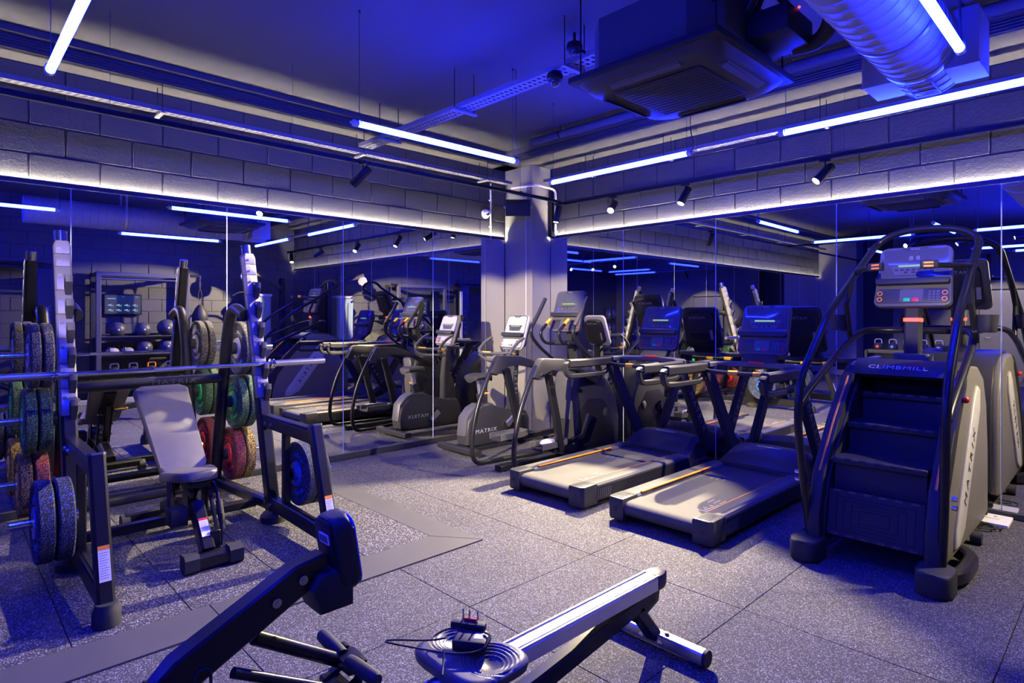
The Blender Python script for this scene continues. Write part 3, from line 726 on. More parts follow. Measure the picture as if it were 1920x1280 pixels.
    obj('foot', G().cyl((-.33,-.80,.001),(-.33,-.80,.05),.03,12), M_rubber, t); obj('foot', G().cyl((.33,-.80,.001),(.33,-.80,.05),.03,12), M_rubber, t)
    obj('wheel', G().cyl((-.30,.9,.0315),(-.24,.9,.0315),.031,16), M_rubber, t); obj('wheel', G().cyl((.24,.9,.0315),(.30,.9,.0315),.031,16), M_rubber, t)
    obj('console_neck', G().bar([(0,.56,1.08),(0,.70,1.20),(0,.78,1.32)], [.30,.26,.22], [.07,.06,.06], (0,1,0)), M_dark, t)
    console(t, (0,.72,1.385), .45, .46, .30)
    return t
tm = make_treadmill((2.42,-1.15,0), 'black treadmill with orange strip standing beside the elliptical trainer')
dup(tm, (3.49,-1.15,0), None, 'black treadmill with orange strip standing beside the stair climber')
tm['group'] = 'treadmills facing the right mirror'; bpy.data.objects['treadmill.001']['group'] = tm['group']
# ---------------------------------------------------------------- elliptical
el = thing('elliptical_trainer', 'black elliptical trainer with long swing handles between the bike and a treadmill', 'elliptical', (1.5,-1.0,0))
hs = [(.12,.05),(.12,.74),(.16,.87),(.25,.945),(.38,.955),(.55,.90),(.72,.77),(.84,.58),(.885,.36),(.885,.05)]
dr = obj('drive_housing', G().prism(hs, Matrix(((0,0,1,0),(1,0,0,0),(0,1,0,0),(0,0,0,1))), .36, .05, seg=3), M_dark, el)
for s_ in (-1,1):
    obj('hub_cover', G().lathe([(.001,.014),(.045,.012),(.06,.0)], TM((.178*s_,.62,.44),(0,PI/2*s_,0)), 24), M_rubber, dr)
    obj('side_facet', G().prism([(.16,.10),(.16,.50),(.30,.62),(.55,.60),(.72,.42),(.78,.10)], Matrix(((0,0,1,.180*s_),(1,0,0,0),(0,1,0,0),(0,0,0,1))), .008, .003), M_black, dr)
obj('front_grille', G().prism([(-.10,.42),(.10,.42),(.12,.86),(.08,.93),(-.08,.93),(-.12,.86)], Matrix(((1,0,0,0),(0,0,-1,.13),(0,1,0,-.02),(0,0,0,1))), .06, .02), M_grey, dr, 'grey rear face of the housing')
obj('base_plate', G().box((0,.45,.035),(.40,.95,.05),.012).bar([(0,-.05,.035),(0,-.85,.035)],.09,.05,(0,0,1)), M_black, el)
obj('front_foot', G().bar([(-.33,.82,.03),(.33,.82,.03)],.08,.05,(0,0,1),ch=.4), M_rubber, el)
for s_ in (-1,1):
    x = .30*s_
    obj('frame_tube', G().tube(fillet([(x,-.62,1.03),(x,-.70,.92),(x,-.86,.60),(x,-.94,.25),(x,-.90,.03),(x,-.70,.03),(x*.6,.15,.03)], .16, 7), .0235, 12), M_black, el)
    obj('shoulder_cover', G().bar(fillet([(x,-.66,.955),(x,-.575,1.075),(x,-.30,1.06),(x*.95,-.02,.98)], .07), [.085]*20, [.115]*20, (0,.5,1), ch=.25) if False else
        G().prism([(-.70,.93),(-.60,1.09),(-.56,1.105),(-.28,1.085),(-.02,1.01),(-.03,.94),(-.30,.99),(-.46,1.0),(-.54,.94),(-.62,.90)], Matrix(((0,0,1,x),(1,0,0,0),(0,1,0,0),(0,0,0,1))), .085, .015), M_dark, el)
    obj('pivot_bolt', G().cyl((x-.05,-.58,.945),(x+.05,-.58,.945),.018,12).cyl((x-.05,-.47,.955),(x+.05,-.47,.955),.018,12), M_chrome, el)
    obj('lower_arm', G().bar([(x*.97,-.05,.98),(x*.75,.25,.86),(x*.62,.42,.80)], .05, .06, (0,.4,1), ch=.3), M_black, el)
    obj('swing_arm', G().bar([(x,-.46,.95),(x*.97,-.33,.50),(x*.93,-.25,.16)], .045, .085, (0,1,0), ch=.3), M_black, el)
    px = .20*s_; pz = .26 if s_ < 0 else .20; py = -.50 if s_ < 0 else -.33
    pd = obj('pedal', G().prism([(-.07,-.20),(.07,-.20),(.08,.10),(.05,.19),(-.05,.19),(-.08,.10)], TM((px,py,pz)), .03, .008), M_dark, el)
    obj('pedal_rim', G().bar([(px-.085,py-.20,pz+.03),(px-.085,py+.10,pz+.03),(px-.055,py+.20,pz+.035),(px+.055,py+.20,pz+.035),(px+.085,py+.10,pz+.03),(px+.085,py-.20,pz+.03)], .014, .06, (0,0,1)), M_grey, pd)
    obj('pedal_bracket', G().bar([(x*.94,-.26,.17),(x*.94,py+.10,pz-.03)], .03, .05, (0,0,1)).bar([(x*.94,py,pz-.035),(px,py,pz-.03)], .05, .03, (0,0,1)), M_black, pd)
    obj('pedal_link', G().bar([(px,py+.15,pz-.025),(px,.18,.24),(.20*s_,.30,.33 if s_ < 0 else .45)], .035, .055, (0,0,1), ch=.3), M_black, el)
    obj('crank_cover', G().cyl((.18*s_,.30,.40),(.205*s_,.30,.40),.05,20), M_rubber, el)
    obj('swing_handle', G().tube(fillet([(x,.14,1.70),(x,.04,1.55),(x,-.12,1.33),(x*1.02,.05,1.17),(x*.98,.39,.95),(x*.70,.50,.82)], .12, 7), .0185, 12), M_black, el)
    obj('handle_grip', G().tube([(x,.145,1.708),(x,.04,1.55),(x,-.06,1.415)], .0225, 12), M_rubber, el)
    hx = .13*s_
    obj('fixed_handle', G().tube(fillet([(hx,.04,1.47),(hx,-.13,1.34),(hx,-.06,1.22),(hx*.4,.16,1.21)], .07, 6), .017, 12), M_black, el)
    obj('pulse_sensor', G().tube([(hx,.045,1.474),(hx,-.02,1.425)], .020, 12), M_yellow, el, 'yellow pulse sensor tip')
obj('mast', G().bar([(0,.42,.80),(0,.30,1.10),(0,.24,1.40)], [.15,.12,.12], [.16,.10,.08], (0,1,0), ch=.3), M_dark, el)
obj('bottle_tray', G().box((0,.12,1.225),(.24,.14,.04),.012,seg=2), M_dark, el)
console(el, (0,.20,1.56), .42, .46, .28)
tw = thing('cleaning_cloth', 'white patterned cloth pouch lying on the right pedal of the elliptical', 'cloth', (1.70,-1.36,.222))
obj('fold', G().sph((0,0,.028),.10,(.55,1.1,.30),16), pm('white_cloth', (.62,.6,.58), .9, bump=.6, bscale=60, var=.35, nscale=60), tw)
# ---------------------------------------------------------------- upright bike
bk = thing('exercise_bike', 'black upright exercise bike with white-lit console standing in the mirror corner', 'exercise bike', (.66,-1.05,0))
out = [(-.56,.10),(-.575,.22),(-.55,.36),(-.47,.46),(-.36,.50),(-.29,.53),(-.20,.53),(-.08,.44),(.05,.40),(.22,.42),(.34,.40),(.40,.30),(.40,.10),(.30,.07),(-.45,.07)]
bd_ = obj('body_shell', G().prism(out, Matrix(((0,0,1,0),(1,0,0,0),(0,1,0,0),(0,0,0,1))), .20, .03, seg=3), M_plast, bk)
for s_ in (-1,1):
    Fm = FX(.1005,-.30,.235) if s_ > 0 else FXN(-.1005,-.30,.235)
    obj('side_text', G().text('MATRIX', .062, Fm, sx=1.25, sp=1.2), M_print, bd_, 'white MATRIX lettering')
    obj('crank_boss', G().cyl((.098*s_,.0,.27),(.118*s_,.0,.27),.055,20), M_dark, bd_)
    a = .7 if s_ > 0 else .7+PI
    e_ = (.0+.165*math.cos(a), .27+.165*math.sin(a))
    ck = obj('crank_arm', G().bar([(.13*s_,0,.27),(.135*s_,e_[0],e_[1])], .030, [.075,.05], (0,.7,-.7), ch=.35), M_alu, bk, 'pale metal crank arm')
    obj('pedal', G().box((.20*s_,e_[0],e_[1]),(.11,.10,.028),.008), M_rubber, ck)
obj('body_band', G().prism([(-.585,.20),(-.56,.40),(-.46,.50),(-.36,.535),(-.37,.50),(-.46,.46),(-.54,.38),(-.565,.20)], Matrix(((0,0,1,0),(1,0,0,0),(0,1,0,0),(0,0,0,1))), .15, .01), M_grey, bk)
obj('spine', G().bar([(0,-.60,.08),(0,.52,.08)], .10, .05, (0,0,1)), M_black, bk)
for y in (-.61,.55):
    ft = obj('stabiliser', G().bar([(-.33,y,.062),(.33,y,.062)], .085, .06, (0,0,1), ch=.3), M_dark, bk)
    for s_ in (-1,1): obj('levelling_foot', G().cyl((.30*s_,y,.001),(.30*s_,y,.035),.016,10), M_chrome, ft)
obj('seat_tube', G().bar([(0,-.26,.50),(0,-.30,.64)], .075, .085, (0,1,0), ch=.3), M_dark, bk)
obj('seat_post', G().bar([(0,-.295,.62),(0,-.325,.79)], .045, .05, (0,1,0), ch=.3), M_alu, bk, 'bright metal seat post')
obj('height_lever', G().tube([(.04,-.30,.64),(.09,-.30,.65),(.11,-.27,.65)], .010, 8), M_orange, bk, 'orange height lever')
g = G(); rings = []
for y, w_, zt in ((-.46,.07,.845),(-.44,.115,.86),(-.38,.135,.868),(-.30,.12,.866),(-.22,.065,.86),(-.15,.035,.85),(-.135,.02,.84)):
    rings.append([Vector((w_*math.cos(2*PI*k/16), y, zt-.035+.04*math.sin(2*PI*k/16))) for k in range(16)])
obj('saddle', g.loft(rings), M_rubber, bk)
mt = obj('mast', G().bar([(0,.22,.38),(0,.20,.70),(0,.24,1.12)], [.12,.10,.10], [.15,.11,.08], (0,1,0), ch=.3), M_dark, bk)
Tm = Matrix(((0,0,1,.053),(.04,1,0,.205),(-1,.04,0,.70),(0,0,0,1)))
obj('mast_text', G().text('MATRIX', .06, Tm, sx=1.1, sp=1.6), M_dimprint, mt)
for s_ in (-1,1):
    obj('handlebar', G().tube(fillet([(.03*s_,.20,1.08),(.16*s_,.10,1.06),(.27*s_,-.12,1.08),(.275*s_,.0,1.20),(.27*s_,.12,1.26)], .09, 6), .018, 12), M_grey, bk)
    obj('lower_handle', G().tube(fillet([(.02*s_,.16,.99),(.14*s_,.04,.985),(.22*s_,-.04,1.0),(.26*s_,-.10,1.07)], .08, 5), .017, 12), M_grey, bk)
    obj('pulse_sensor', G().tube([(.20*s_,.03,1.07),(.245*s_,-.06,1.078)], .021, 12), M_yellow, bk, 'yellow pulse sensor')
console(bk, (0,.26,1.315), .36, .42, .35, M_light, glare_mat=pm('glare_screen', (.5,.5,.48), .25))  # glare on the console is put into its pale body, screen and keypad colours
# ---------------------------------------------------------------- stair climber
YZ = lambda x: Matrix(((0,0,1,x),(1,0,0,0),(0,1,0,0),(0,0,0,1)))      # outline (y,z) at x
sc = thing('stair_climber', 'large black stair climbing machine with arched handrails and revolving steps', 'stair climber', (4.70,-1.10,0))
for s_ in (-1,1):
    x = .315*s_
    side = [(-.70,.09),(-.69,.30),(-.60,.52),(-.33,.82),(-.05,1.08),(.06,1.16),(.16,1.19),(.45,1.17),(.66,1.08),(.78,.88),(.84,.55),(.84,.10),(.70,.07)]
    sh = obj('side_shell', G().prism(side, YZ(x), .065, .02, seg=3), M_champ, sc, 'beige grey side shell')
    obj('edge_cover', G().prism([(-.712,.085),(-.702,.30),(-.612,.527),(-.340,.832),(-.058,1.095),(.04,1.165),(.02,1.06),(-.25,.80),(-.50,.50),(-.565,.30),(-.575,.085)], YZ(x), .078, .014, seg=2), M_dark, sc)
    obj('edge_trim', G().bar([(x*.985,-.705,.12),(x*.985,-.695,.30),(x*.985,-.605,.53),(x*.985,-.335,.835),(x*.985,-.055,1.095)], .012, .008, (0,-.7,.7)), M_orange, sh, 'thin orange edge line')
    obj('inner_cheek', G().prism([(-.66,.10),(-.64,.30),(-.56,.50),(-.28,.80),(.02,1.07),(.30,1.14),(.40,.6),(.30,.12)], YZ(.272*s_), .02, .004), M_dark, sc)
    xo = .352*s_
    pn = obj('side_panel', G().prism([(-.36,.14),(-.25,.13),(-.10,.20),(.42,.88),(.42,1.02),(.34,1.05),(.24,.98),(-.33,.24)], YZ(xo), .025, .010, seg=3), M_light, sc, 'pale grey side panel')
    d_ = Vector((0,.60,.80)).normalized(); nx = Vector((s_,0,0))
    d_ = d_ if s_ > 0 else -d_
    yy = nx.cross(d_)
    T_ = Matrix(((d_.x,yy.x,nx.x,xo+.0135*s_),(d_.y,yy.y,nx.y,.045),(d_.z,yy.z,nx.z,.56),(0,0,0,1)))
    obj('panel_text', G().text('MATRIX', .095, T_, sx=1.15, sp=1.5), M_rubber, pn, 'dark MATRIX lettering running up the panel')
    obj('rear_foot', G().prism(rrect(.17,.24,.06), TM((.335*s_,-.73,.066)), .13, .02, seg=3), M_rubber, sc)
    obj('base_tube', G().bar(fillet([(.36*s_,-.66,.06),(.42*s_,-.55,.06),(.42*s_,-.22,.06),(.33*s_,-.12,.06)], .08), .07, .085, (0,0,1), ch=.4), M_black, sc)
    rail = fillet([(.345*s_,-.66,.09),(.365*s_,-.705,.40),(.385*s_,-.775,.86),(.385*s_,-.73,1.12),(.365*s_,-.30,1.52),(.335*s_,.50,1.98),(.33*s_,.645,2.06),(.25*s_,.66,2.13),(.12*s_,.66,2.165),(0,.66,2.17)], .12, 7)
    obj('arch_rail', G().tube(rail, .0245, 14), M_black, sc)
    obj('mid_rail', G().tube(fillet([(.388*s_,-.745,.95),(.385*s_,-.60,1.03),(.37*s_,.05,1.30),(.34*s_,.36,1.41),(.20*s_,.46,1.41),(0,.46,1.41)], .14, 7), .0235, 14), M_black, sc)
    obj('brace', G().tube([(.372*s_,.20,1.345),(.365*s_,.08,1.60),(.348*s_,.18,1.80)], .019, 10), M_black, sc)
    obj('grip', G().tube(fillet([(.345*s_,.25,1.845),(.30*s_,.10,1.845),(.17*s_,.02,1.85)], .06), .018, 12), M_black, sc)
    gp_ = obj('grip_pad', G().box((.155*s_,.01,1.855),(.10,.04,.055),.01,rot=(0,0,.3*s_),seg=2), M_dark, sc)
    for q in (-.011,.011): obj('grip_key', G().box((.155*s_,-.011,1.855+q),(.055,.006,.013),.002,rot=(0,0,.3*s_)), M_orange, gp_, 'small orange key')
    cup = G(); cup.lathe([(.052,-.05),(.062,.065),(.058,.065),(.049,-.045)], TM((.435*s_,.16,1.46)), 24)
    obj('cup_holder', cup.box((.385*s_,.16,1.42),(.06,.03,.03),.004), M_dark, sc)
    obj('bolt', G().cyl((.40*s_,-.70,.52),(.425*s_,-.70,.52),.014,10).cyl((.40*s_,-.695,.47),(.425*s_,-.695,.47),.014,10), M_chrome, sc)
obj('wheel', G().cyl((.33,.30,.041),(.39,.30,.041),.04,18), M_rubber, sc); obj('wheel', G().cyl((-.39,.30,.041),(-.33,.30,.041),.04,18), M_rubber, sc)
obj('red_knob', G().sph((.37,-.13,1.0),.022,n=12), M_red, sc, 'small red stop knob')
# steps
NS = [(.045,.985),(-.240,.805),(-.520,.615)]
for k, (y, z) in enumerate(NS):
    st = obj('step', G().box((0,y+.14,z-.018),(.515,.30,.03),.006), M_dark, sc)
    obj('nosing', G().box((0,y-.004,z-.02),(.515,.022,.04),.006), M_rubber, st)
    for i in range(6): obj('tread_strip', G().box((-.21+.084*i,y-.0145,z-.006),(.045,.006,.014),.002), M_grey, st)
    obj('riser', G().bar([(0,y+.02,z-.035),(0,y+.0,z-.20)], .50, .012, (0,1,0)), M_dark, sc)
pl = obj('step', G().bar([(0,-.575,.425),(0,-.635,.15)], .515, .022, (0,1,0)), M_dark, sc)
g = G()
for q in range(4):
    w_, h_ = .42-.085*q, .20-.042*q
    for (a, b_) in (((-w_/2,-h_/2),(w_/2,-h_/2)),((-w_/2,h_/2),(w_/2,h_/2)),((-w_/2,-h_/2),(-w_/2,h_/2)),((w_/2,-h_/2),(w_/2,h_/2))):
        P_ = lambda p: (p[0], -.607-.0115*1.0-.215*p[1]*-1*.0-.0-.0+(.060/.275)*p[1], .287+p[1])
        g.tube([P_(a), P_(b_)], .003, 5)
obj('plate_ribs', g, M_dark, pl)
for i in range(6):
    for yy_, zz_ in ((-.645,.16),(-.588,.418)): obj('tread_strip', G().box((-.21+.084*i,yy_,zz_),(.045,.008,.014),.002), M_grey, pl)
obj('well_back', G().box((0,.36,.62),(.52,.02,1.0)), M_rubber, sc)
obj('top_cover', G().prism([(-.03,1.115),(.0,1.165),(.10,1.215),(.45,1.195),(.68,1.10),(.81,.88),(.865,.55),(.865,.12),(.80,.10),(.78,.85),(.62,1.03),(.42,1.12),(.10,1.14),(.02,1.09)], YZ(0), .60, .012, seg=2), M_plast, sc)
Tt = Matrix(((1,0,0,-.02),(0,.83,-.56,-.022),(0,.56,.83,1.155),(0,0,0,1)))
obj('cover_text', G().text('CLIMBMILL', .052, TM((0,0,.012)) @ Tt, sx=1.3, sp=1.1), M_print, sc, 'white lettering CLIMBMILL')
obj('column_base', G().prism(rrect(.22,.16,.02), TM((0,.30,1.225)), .05, .01), M_grey, sc)
co_ = obj('column', G().bar([(0,.30,1.23),(0,.32,1.62)], .10, .085, (0,1,0), ch=.3), M_dark, sc)
obj('red_lamp', G().bar([(0,.306,1.475),(0,.307,1.500)], .108, .094, (0,1,0), ch=.3), em('red_led', (1,.06,.02), 4.0), co_, 'glowing red band')
console(sc, (0,.33,1.79), .47, .45, .32, M_grey, digits=True)
# ---------------------------------------------------------------- rowing machine
rw = thing('rowing_machine', 'rowing machine with pale metal rail, contoured seat and small monitor on an arm', 'rowing machine', (4.26,-4.4,0))
X = 4.26
ra = part('rail', G().bar([(X,-5.05,.315),(X,-3.43,.305)], .085, .062, (0,0,1), ch=.18), M_alu, rw, 'pale metal slide rail')
part('rail_channel', G().box((X,-4.24,.3425),(.045,1.60,.004),.001, rot=(.0062*-1,0,0)), M_light, rw)
for s_ in (-1,1): part('rail_lip', G().bar([(X+.035*s_,-5.05,.348),(X+.035*s_,-3.43,.338)], .008, .008, (0,0,1)), M_alu, rw)
part('rail_end_cap', G().prism([(-.045,-.05),(.045,-.05),(.045,.0),(.025,.045),(-.025,.045),(-.045,.0)], TM((X,-3.39,.308)), .07, .012, seg=2), M_plast, rw)
part('lower_beam', G().bar([(X,-3.45,.255),(X,-4.20,.160),(X,-5.10,.085)], .06, .075, (0,0,1), ch=.3), M_black, rw)
part('rear_plate', G().prism([(-.10,-.08),(.06,-.03),(.08,.05),(-.02,.055)], YZ(0) if False else Matrix(((0,0,1,X),(1,0,0,-3.47),(0,1,0,.245),(0,0,0,1))), .055, .01), M_black, rw)
part('rear_strut', G().bar([(X,-3.56,.22),(X,-3.42,.06)], .06, .06, (0,1,0), ch=.3), M_black, rw)
part('rear_foot', G().bar([(X-.25,-3.405,.045),(X+.25,-3.405,.045)], .06, .055, (0,0,1), ch=.25), M_steel, rw)
for s_ in (-1,1):
    part('foot_cap', G().cyl((X+.25*s_,-3.405,.045),(X+.265*s_,-3.405,.045),.036,16), M_rubber, rw)
    part('foot_pad', G().box((X+.21*s_,-3.405,.009),(.06,.05,.017),.004), M_rubber, rw)
    part('bolt', G().cyl((X+.05*s_,-3.443,.045),(X+.05*s_,-3.43,.045),.013,10).cyl((X+.06*s_,-3.40,.072),(X+.06*s_,-3.40,.082),.012,6), M_chrome, rw)
# seat: polar mesh with two bowls and a notch at the tail
SX, SY, SZ = X-.01, -4.50, .398
def seat_r(a):
    c, s_ = math.cos(a), math.sin(a); k = 4.6
    r = 1/((abs(c)/.175)**k+(abs(s_)/.140)**k)**(1/k)
    dn = abs((a-PI/2+PI) % (2*PI)-PI)
    return r*(1-.36*math.exp(-(dn/.33)**2))
def seat_z(x, y, f):
    z = .0
    for lx in (-.085,.085):
        d = math.hypot((x-lx)*1.0, (y-.01)*1.1)
        z -= .026*math.exp(-(d/.06)**2)
        if .035 < d < .105: z += .0020*math.sin(d*2*PI/.0145)*(1 if f < .97 else 0)
    return z-.012*max(0,(f-.86)/.14)**2
g = G(); NA, NR = 132, 72; rings = []
for i in range(1, NR+1):
    f = i/NR; rg = []
    for k in range(NA):
        a = 2*PI*k/NA; r = seat_r(a)*f; x, y = r*math.cos(a), r*math.sin(a)
        rg.append(Vector((SX+x, SY+y, SZ+seat_z(x, y, f))))
    rings.append(rg)
for dz, sc_ in ((-.025,1.01),(-.04,.985),(-.045,.9)):
    rings.append([Vector((SX+seat_r(2*PI*k/NA)*sc_*math.cos(2*PI*k/NA), SY+seat_r(2*PI*k/NA)*sc_*math.sin(2*PI*k/NA), SZ+dz)) for k in range(NA)])
M_seat = pm('moulded_seat_rubber', (.05,.05,.053), .42, var=.06)
part('seat', g.loft(rings), M_seat, rw)
part('seat_carriage', G().box((X,SY,.351),(.12,.20,.018),.004), M_black, rw)
# monitor and arm
mo = part('monitor', G().prism(rrect(.125,.21,.035), TM((X-.01,-4.985,.865)) @ Matrix.Rotation(PI/2+.16, 4, 'X'), .055, .014, seg=3), M_dark, rw)
def mface(x, z, dy): return TM((X-.01,-4.985,.865)) @ Matrix.Rotation(PI/2+.16, 4, 'X') @ TM((x,z,dy))
part('monitor_screen', G().prism(rrect(.115,.20,.03), mface(0,0,-.030), .008, .003), M_blueplast, rw)  # blue tube light along the monitor's edge is put into this plastic colour
part('monitor_back', G().prism(rrect(.085,.13,.012), mface(0,.035,.029), .010, .004), M_dark, rw)
ml = part('maker_label', G().prism(rrect(.055,.030,.005), mface(.005,.050,.035), .002), M_label, rw, 'pale printed maker label')
g = G()
for k in range(5): g.prism([(-.022+.009*k,-.010),(-.018+.009*k,-.010),(-.018+.009*k,.010),(-.022+.009*k,.010)], mface(.005,.050,.0365), .001)
part('label_print', g, M_dark, rw)
part('monitor_bracket', G().prism([(-.035,-.09),(.06,-.09),(.085,-.02),(.06,.015),(-.035,.015)], Matrix(((0,0,1,X-.01),(-1,0,0,-5.0),(0,1,0,.815),(0,0,0,1))), .12, .012, seg=2), M_dark, rw)
part('bracket_ribs', G().box((X-.01,-5.045,.8335),(.06,.006,.004)).box((X-.01,-5.035,.8335),(.06,.006,.004)).box((X-.01,-5.025,.8335),(.06,.006,.004)), M_grey, rw)
ar = part('monitor_arm', G().bar([(X-.01,-5.03,.842),(X-.01,-5.10,.825),(X-.01,-5.385,.685),(X-.01,-5.43,.655)], [.055,.058,.062,.05], [.07,.085,.09,.07], (0,0,1), ch=.2), M_black, rw)
for y, z in ((-5.10,.825),(-5.17,.788)): part('arm_bolt', G().cyl((X+.02,y,z),(X+.026,y,z),.012,14).cyl((X+.026,y,z),(X+.028,y,z),.006,6), M_brass, rw)
g = G(); sl = [(-5.345+.018*math.cos(a), .672+.018*math.sin(a)) for a in [PI*k/8 for k in range(9)]]+[(-5.345+.018*math.cos(a), .630+.018*math.sin(a)) for a in [PI+PI*k/8 for k in range(9)]]
g.tube([(X+.022,y,z) for y, z in sl], .004, 6, closed=True); g.cyl((X+.018,-5.345,.65),(X+.026,-5.345,.65),.008,8)
part('adjust_slot', g, M_dark, rw)
part('neck', G().bar([(X-.01,-5.42,.66),(X-.01,-5.55,.50)], .06, .09, (0,0,1), ch=.3), M_black, rw)
fw_ = part('flywheel_housing', G().lathe([(.10,-.10),(.26,-.10),(.29,-.07),(.30,0),(.29,.07),(.26,.10),(.10,.10)], TM((X,-5.62,.35),(0,PI/2,0)), 36), M_dark, rw)
part('front_foot', G().bar([(X-.28,-5.62,.04),(X+.28,-5.62,.04)], .08, .06, (0,0,1), ch=.3), M_black, rw)
part('brace_tube', G().tube([(X-.02,-5.21,.70),(X-.03,-4.96,.535)], .019, 12).tube([(X+.03,-5.28,.66),(X+.02,-4.97,.475)], .013, 10), M_black, rw)
part('handle_grip', G().tube([(X-.145,-4.968,.575),(X-.135,-4.968,.572),(X-.05,-4.965,.560),(X-.02,-4.965,.556)], [.012,.0185,.020,.019], 14).tube([(X+.02,-4.965,.556),(X+.05,-4.965,.56),(X+.165,-4.968,.572),(X+.175,-4.968,.575)], [.019,.020,.0185,.012], 14), M_rubber, rw)
part('handle_yoke', G().prism([(-.05,-.03),(.05,-.03),(.055,.02),(.03,.035),(-.03,.035),(-.055,.02)], TM((X,-4.955,.548)), .032, .008, seg=2).tube([(X,-4.97,.54),(X,-5.25,.45)], .006, 8), M_black, rw)
part('handle_cradle', G().bar([(X-.05,-4.985,.50),(X-.05,-4.955,.515),(X-.05,-4.94,.57)], .012, .03, (1,0,0)).bar([(X+.05,-4.985,.50),(X+.05,-4.955,.515),(X+.05,-4.94,.57)], .012, .03, (1,0,0)).bar([(X-.06,-4.99,.49),(X+.06,-4.99,.49)], .05, .03), M_black, rw)
for s_ in (-1,1):
    part('footrest', G().bar([(X+.13*s_,-5.10,.42),(X+.13*s_,-4.87,.20)], .11, .022, (0,1,1), ch=.2), M_dark, rw)
    part('foot_strap', G().tube([(X+.07*s_,-4.97,.31),(X+.10*s_,-4.93,.37),(X+.16*s_,-4.93,.37),(X+.19*s_,-4.97,.31)], .010, 8), M_rubber, rw)
    part('heel_cup', G().prism([(-.05,-.03),(.05,-.03),(.055,.03),(.0,.05),(-.055,.03)], TM((X+.13*s_,-4.86,.225),(.9,0,0)), .03, .006), M_dark, rw)
part('foot_axle', G().cyl((X-.2,-5.02,.33),(X+.2,-5.02,.33),.015,10).bar([(X,-5.02,.33),(X,-5.05,.31)],.08,.05), M_black, rw)
# ---------------------------------------------------------------- power adapter lying on the seat
ad = thing('power_adapter', 'black power adapter with coiled cable lying on the rowing machine seat', 'power adapter', (4.235,-4.505,.392))
za = .030
obj('brick', G().box((.01,.01,za),(.075,.115,.038),.007,rot=(0,0,-.95),seg=2), M_dark, ad)
obj('brick_label', G().box((.03,.028,za+.0195),(.035,.03,.001),rot=(0,0,-.95)), M_label, ad, 'small white label')
obj('plug_body', G().box((-.045,.045,za+.022),(.125,.032,.026),.006,rot=(0,0,.55),seg=2), M_rubber, ad)
obj('plug_pins', G().box((-.07,.042,za+.053),(.007,.005,.036),.001).box((-.053,.056,za+.053),(.005,.007,.030),.001).box((-.025,.07,za+.053),(.005,.007,.030),.001), M_chrome, ad)
obj('pin_shroud', G().box((-.045,.054,za+.036),(.045,.010,.014),.002,rot=(0,0,.55)), M_red, ad, 'reddish pin cover')
cp = [(-.02,.03,.045),(-.08,-.005,.05),(-.11,-.05,.03),(-.09,-.085,.028),(-.03,-.04,.05),(-.06,-.11,.05),(-.13,-.21,.065),(-.145,-.235,.062),(-.11,-.215,.06),(-.02,-.12,.035),(.05,-.06,.03),(.085,.0,.035),(.07,.055,.055),(.03,.05,.055)]
obj('cable', G().tube(fillet(cp, .06, 6), .0032, 8), M_rubber, ad)
obj('cable_tail', G().tube(fillet([(.01,-.105,.04),(.04,-.13,.02),(.075,-.16,.015)], .03), .0032, 8), M_rubber, ad)
# ---------------------------------------------------------------- white socket board on the floor
sb = thing('socket_board', 'white socket board on the floor by the mirror behind the stair climber', 'socket board', (5.03,-.165,0))
obj('board', G().box((0,0,.012),(.27,.255,.023),.003), M_white, sb)
obj('socket_plate', G().box((0,.035,.026),(.14,.085,.008),.003), M_white, sb)
obj('rocker_switch', G().box((.045,.035,.032),(.022,.03,.006),.002), M_light, sb)
pg = thing('mains_plug', 'dark mains plug pushed into the white socket board', 'plug', (5.0,-.13,.0305))
obj('plug_body', G().box((0,0,.0215),(.055,.05,.042),.010,seg=2), M_dark, pg)
obj('plug_lead', G().tube(fillet([(0,-.02,.02),(0,-.07,.02),(-.04,-.13,.0),(-.10,-.17,-.024)],.04), .0045, 8), M_rubber, pg)
g = G(); pts = []
for k in range(70):
    a = k*.31; r = .085+.022*math.sin(k*.37); pts.append((r*1.35*math.cos(a)-.02*math.sin(k*.2), r*math.sin(a)*.8, .006+.0011*(k % 22)))
cc_ = tag(obj('coiled_cable', g.tube(pts, .0045, 7), M_rubber), 'coil of black cable on the floor in front of the white socket board', 'cable')
cc_.location = (4.99,-.40,0)
# ---------------------------------------------------------------- air conditioning cassette
ac = thing('air_conditioner', 'black square ceiling cassette air conditioner hanging from rods', 'air conditioner', (3.925,-2.61,2.89))
obj('fascia', G().prism(rrect(.95,.95,.015), TM((0,0,.018)), .034, .006), M_dark, ac)
g = G(); g.loft([[Vector((x,y,z)) for x, y in rrect(w_,w_,r_)] for w_, r_, z in ((.90,.10,.0),(.86,.16,-.035),(.80,.15,-.05),(.60,.05,-.052))])
obj('air_outlet_frame', g, M_plast, ac)
obj('intake_grille', G().prism(rrect(.56,.56,.02), TM((0,0,-.054)), .012, .003), M_rubber, ac)
g = G()
for k in range(13): g.box((0,-.25+.0415*k,-.061),(.52,.006,.003))
obj('grille_bars', g, M_rubber, ac)
for k in range(4):
    R_ = Matrix.Rotation(PI/2*k, 4, 'Z')
    g = G(); g.box((0,-.375,-.046),(.46,.055,.02),.006)
    q = g.mesh('louvre_slot', M_rubber); q.transform(R_); obj('louvre_slot', q, None, ac)
    g = G(); g.bar([(-.22,-.385,-.058),(.22,-.385,-.058)], .045, .006, (0,.5,.9)); q = g.mesh('louvre', M_grey); q.transform(R_); obj('louvre', q, None, ac)
obj('casing', G().prism([(-.42,-.28),(-.28,-.42),(.28,-.42),(.42,-.28),(.42,.28),(.28,.42),(-.28,.42),(-.42,.28)], TM((0,0,.19)), .31, .004), M_paint, ac)
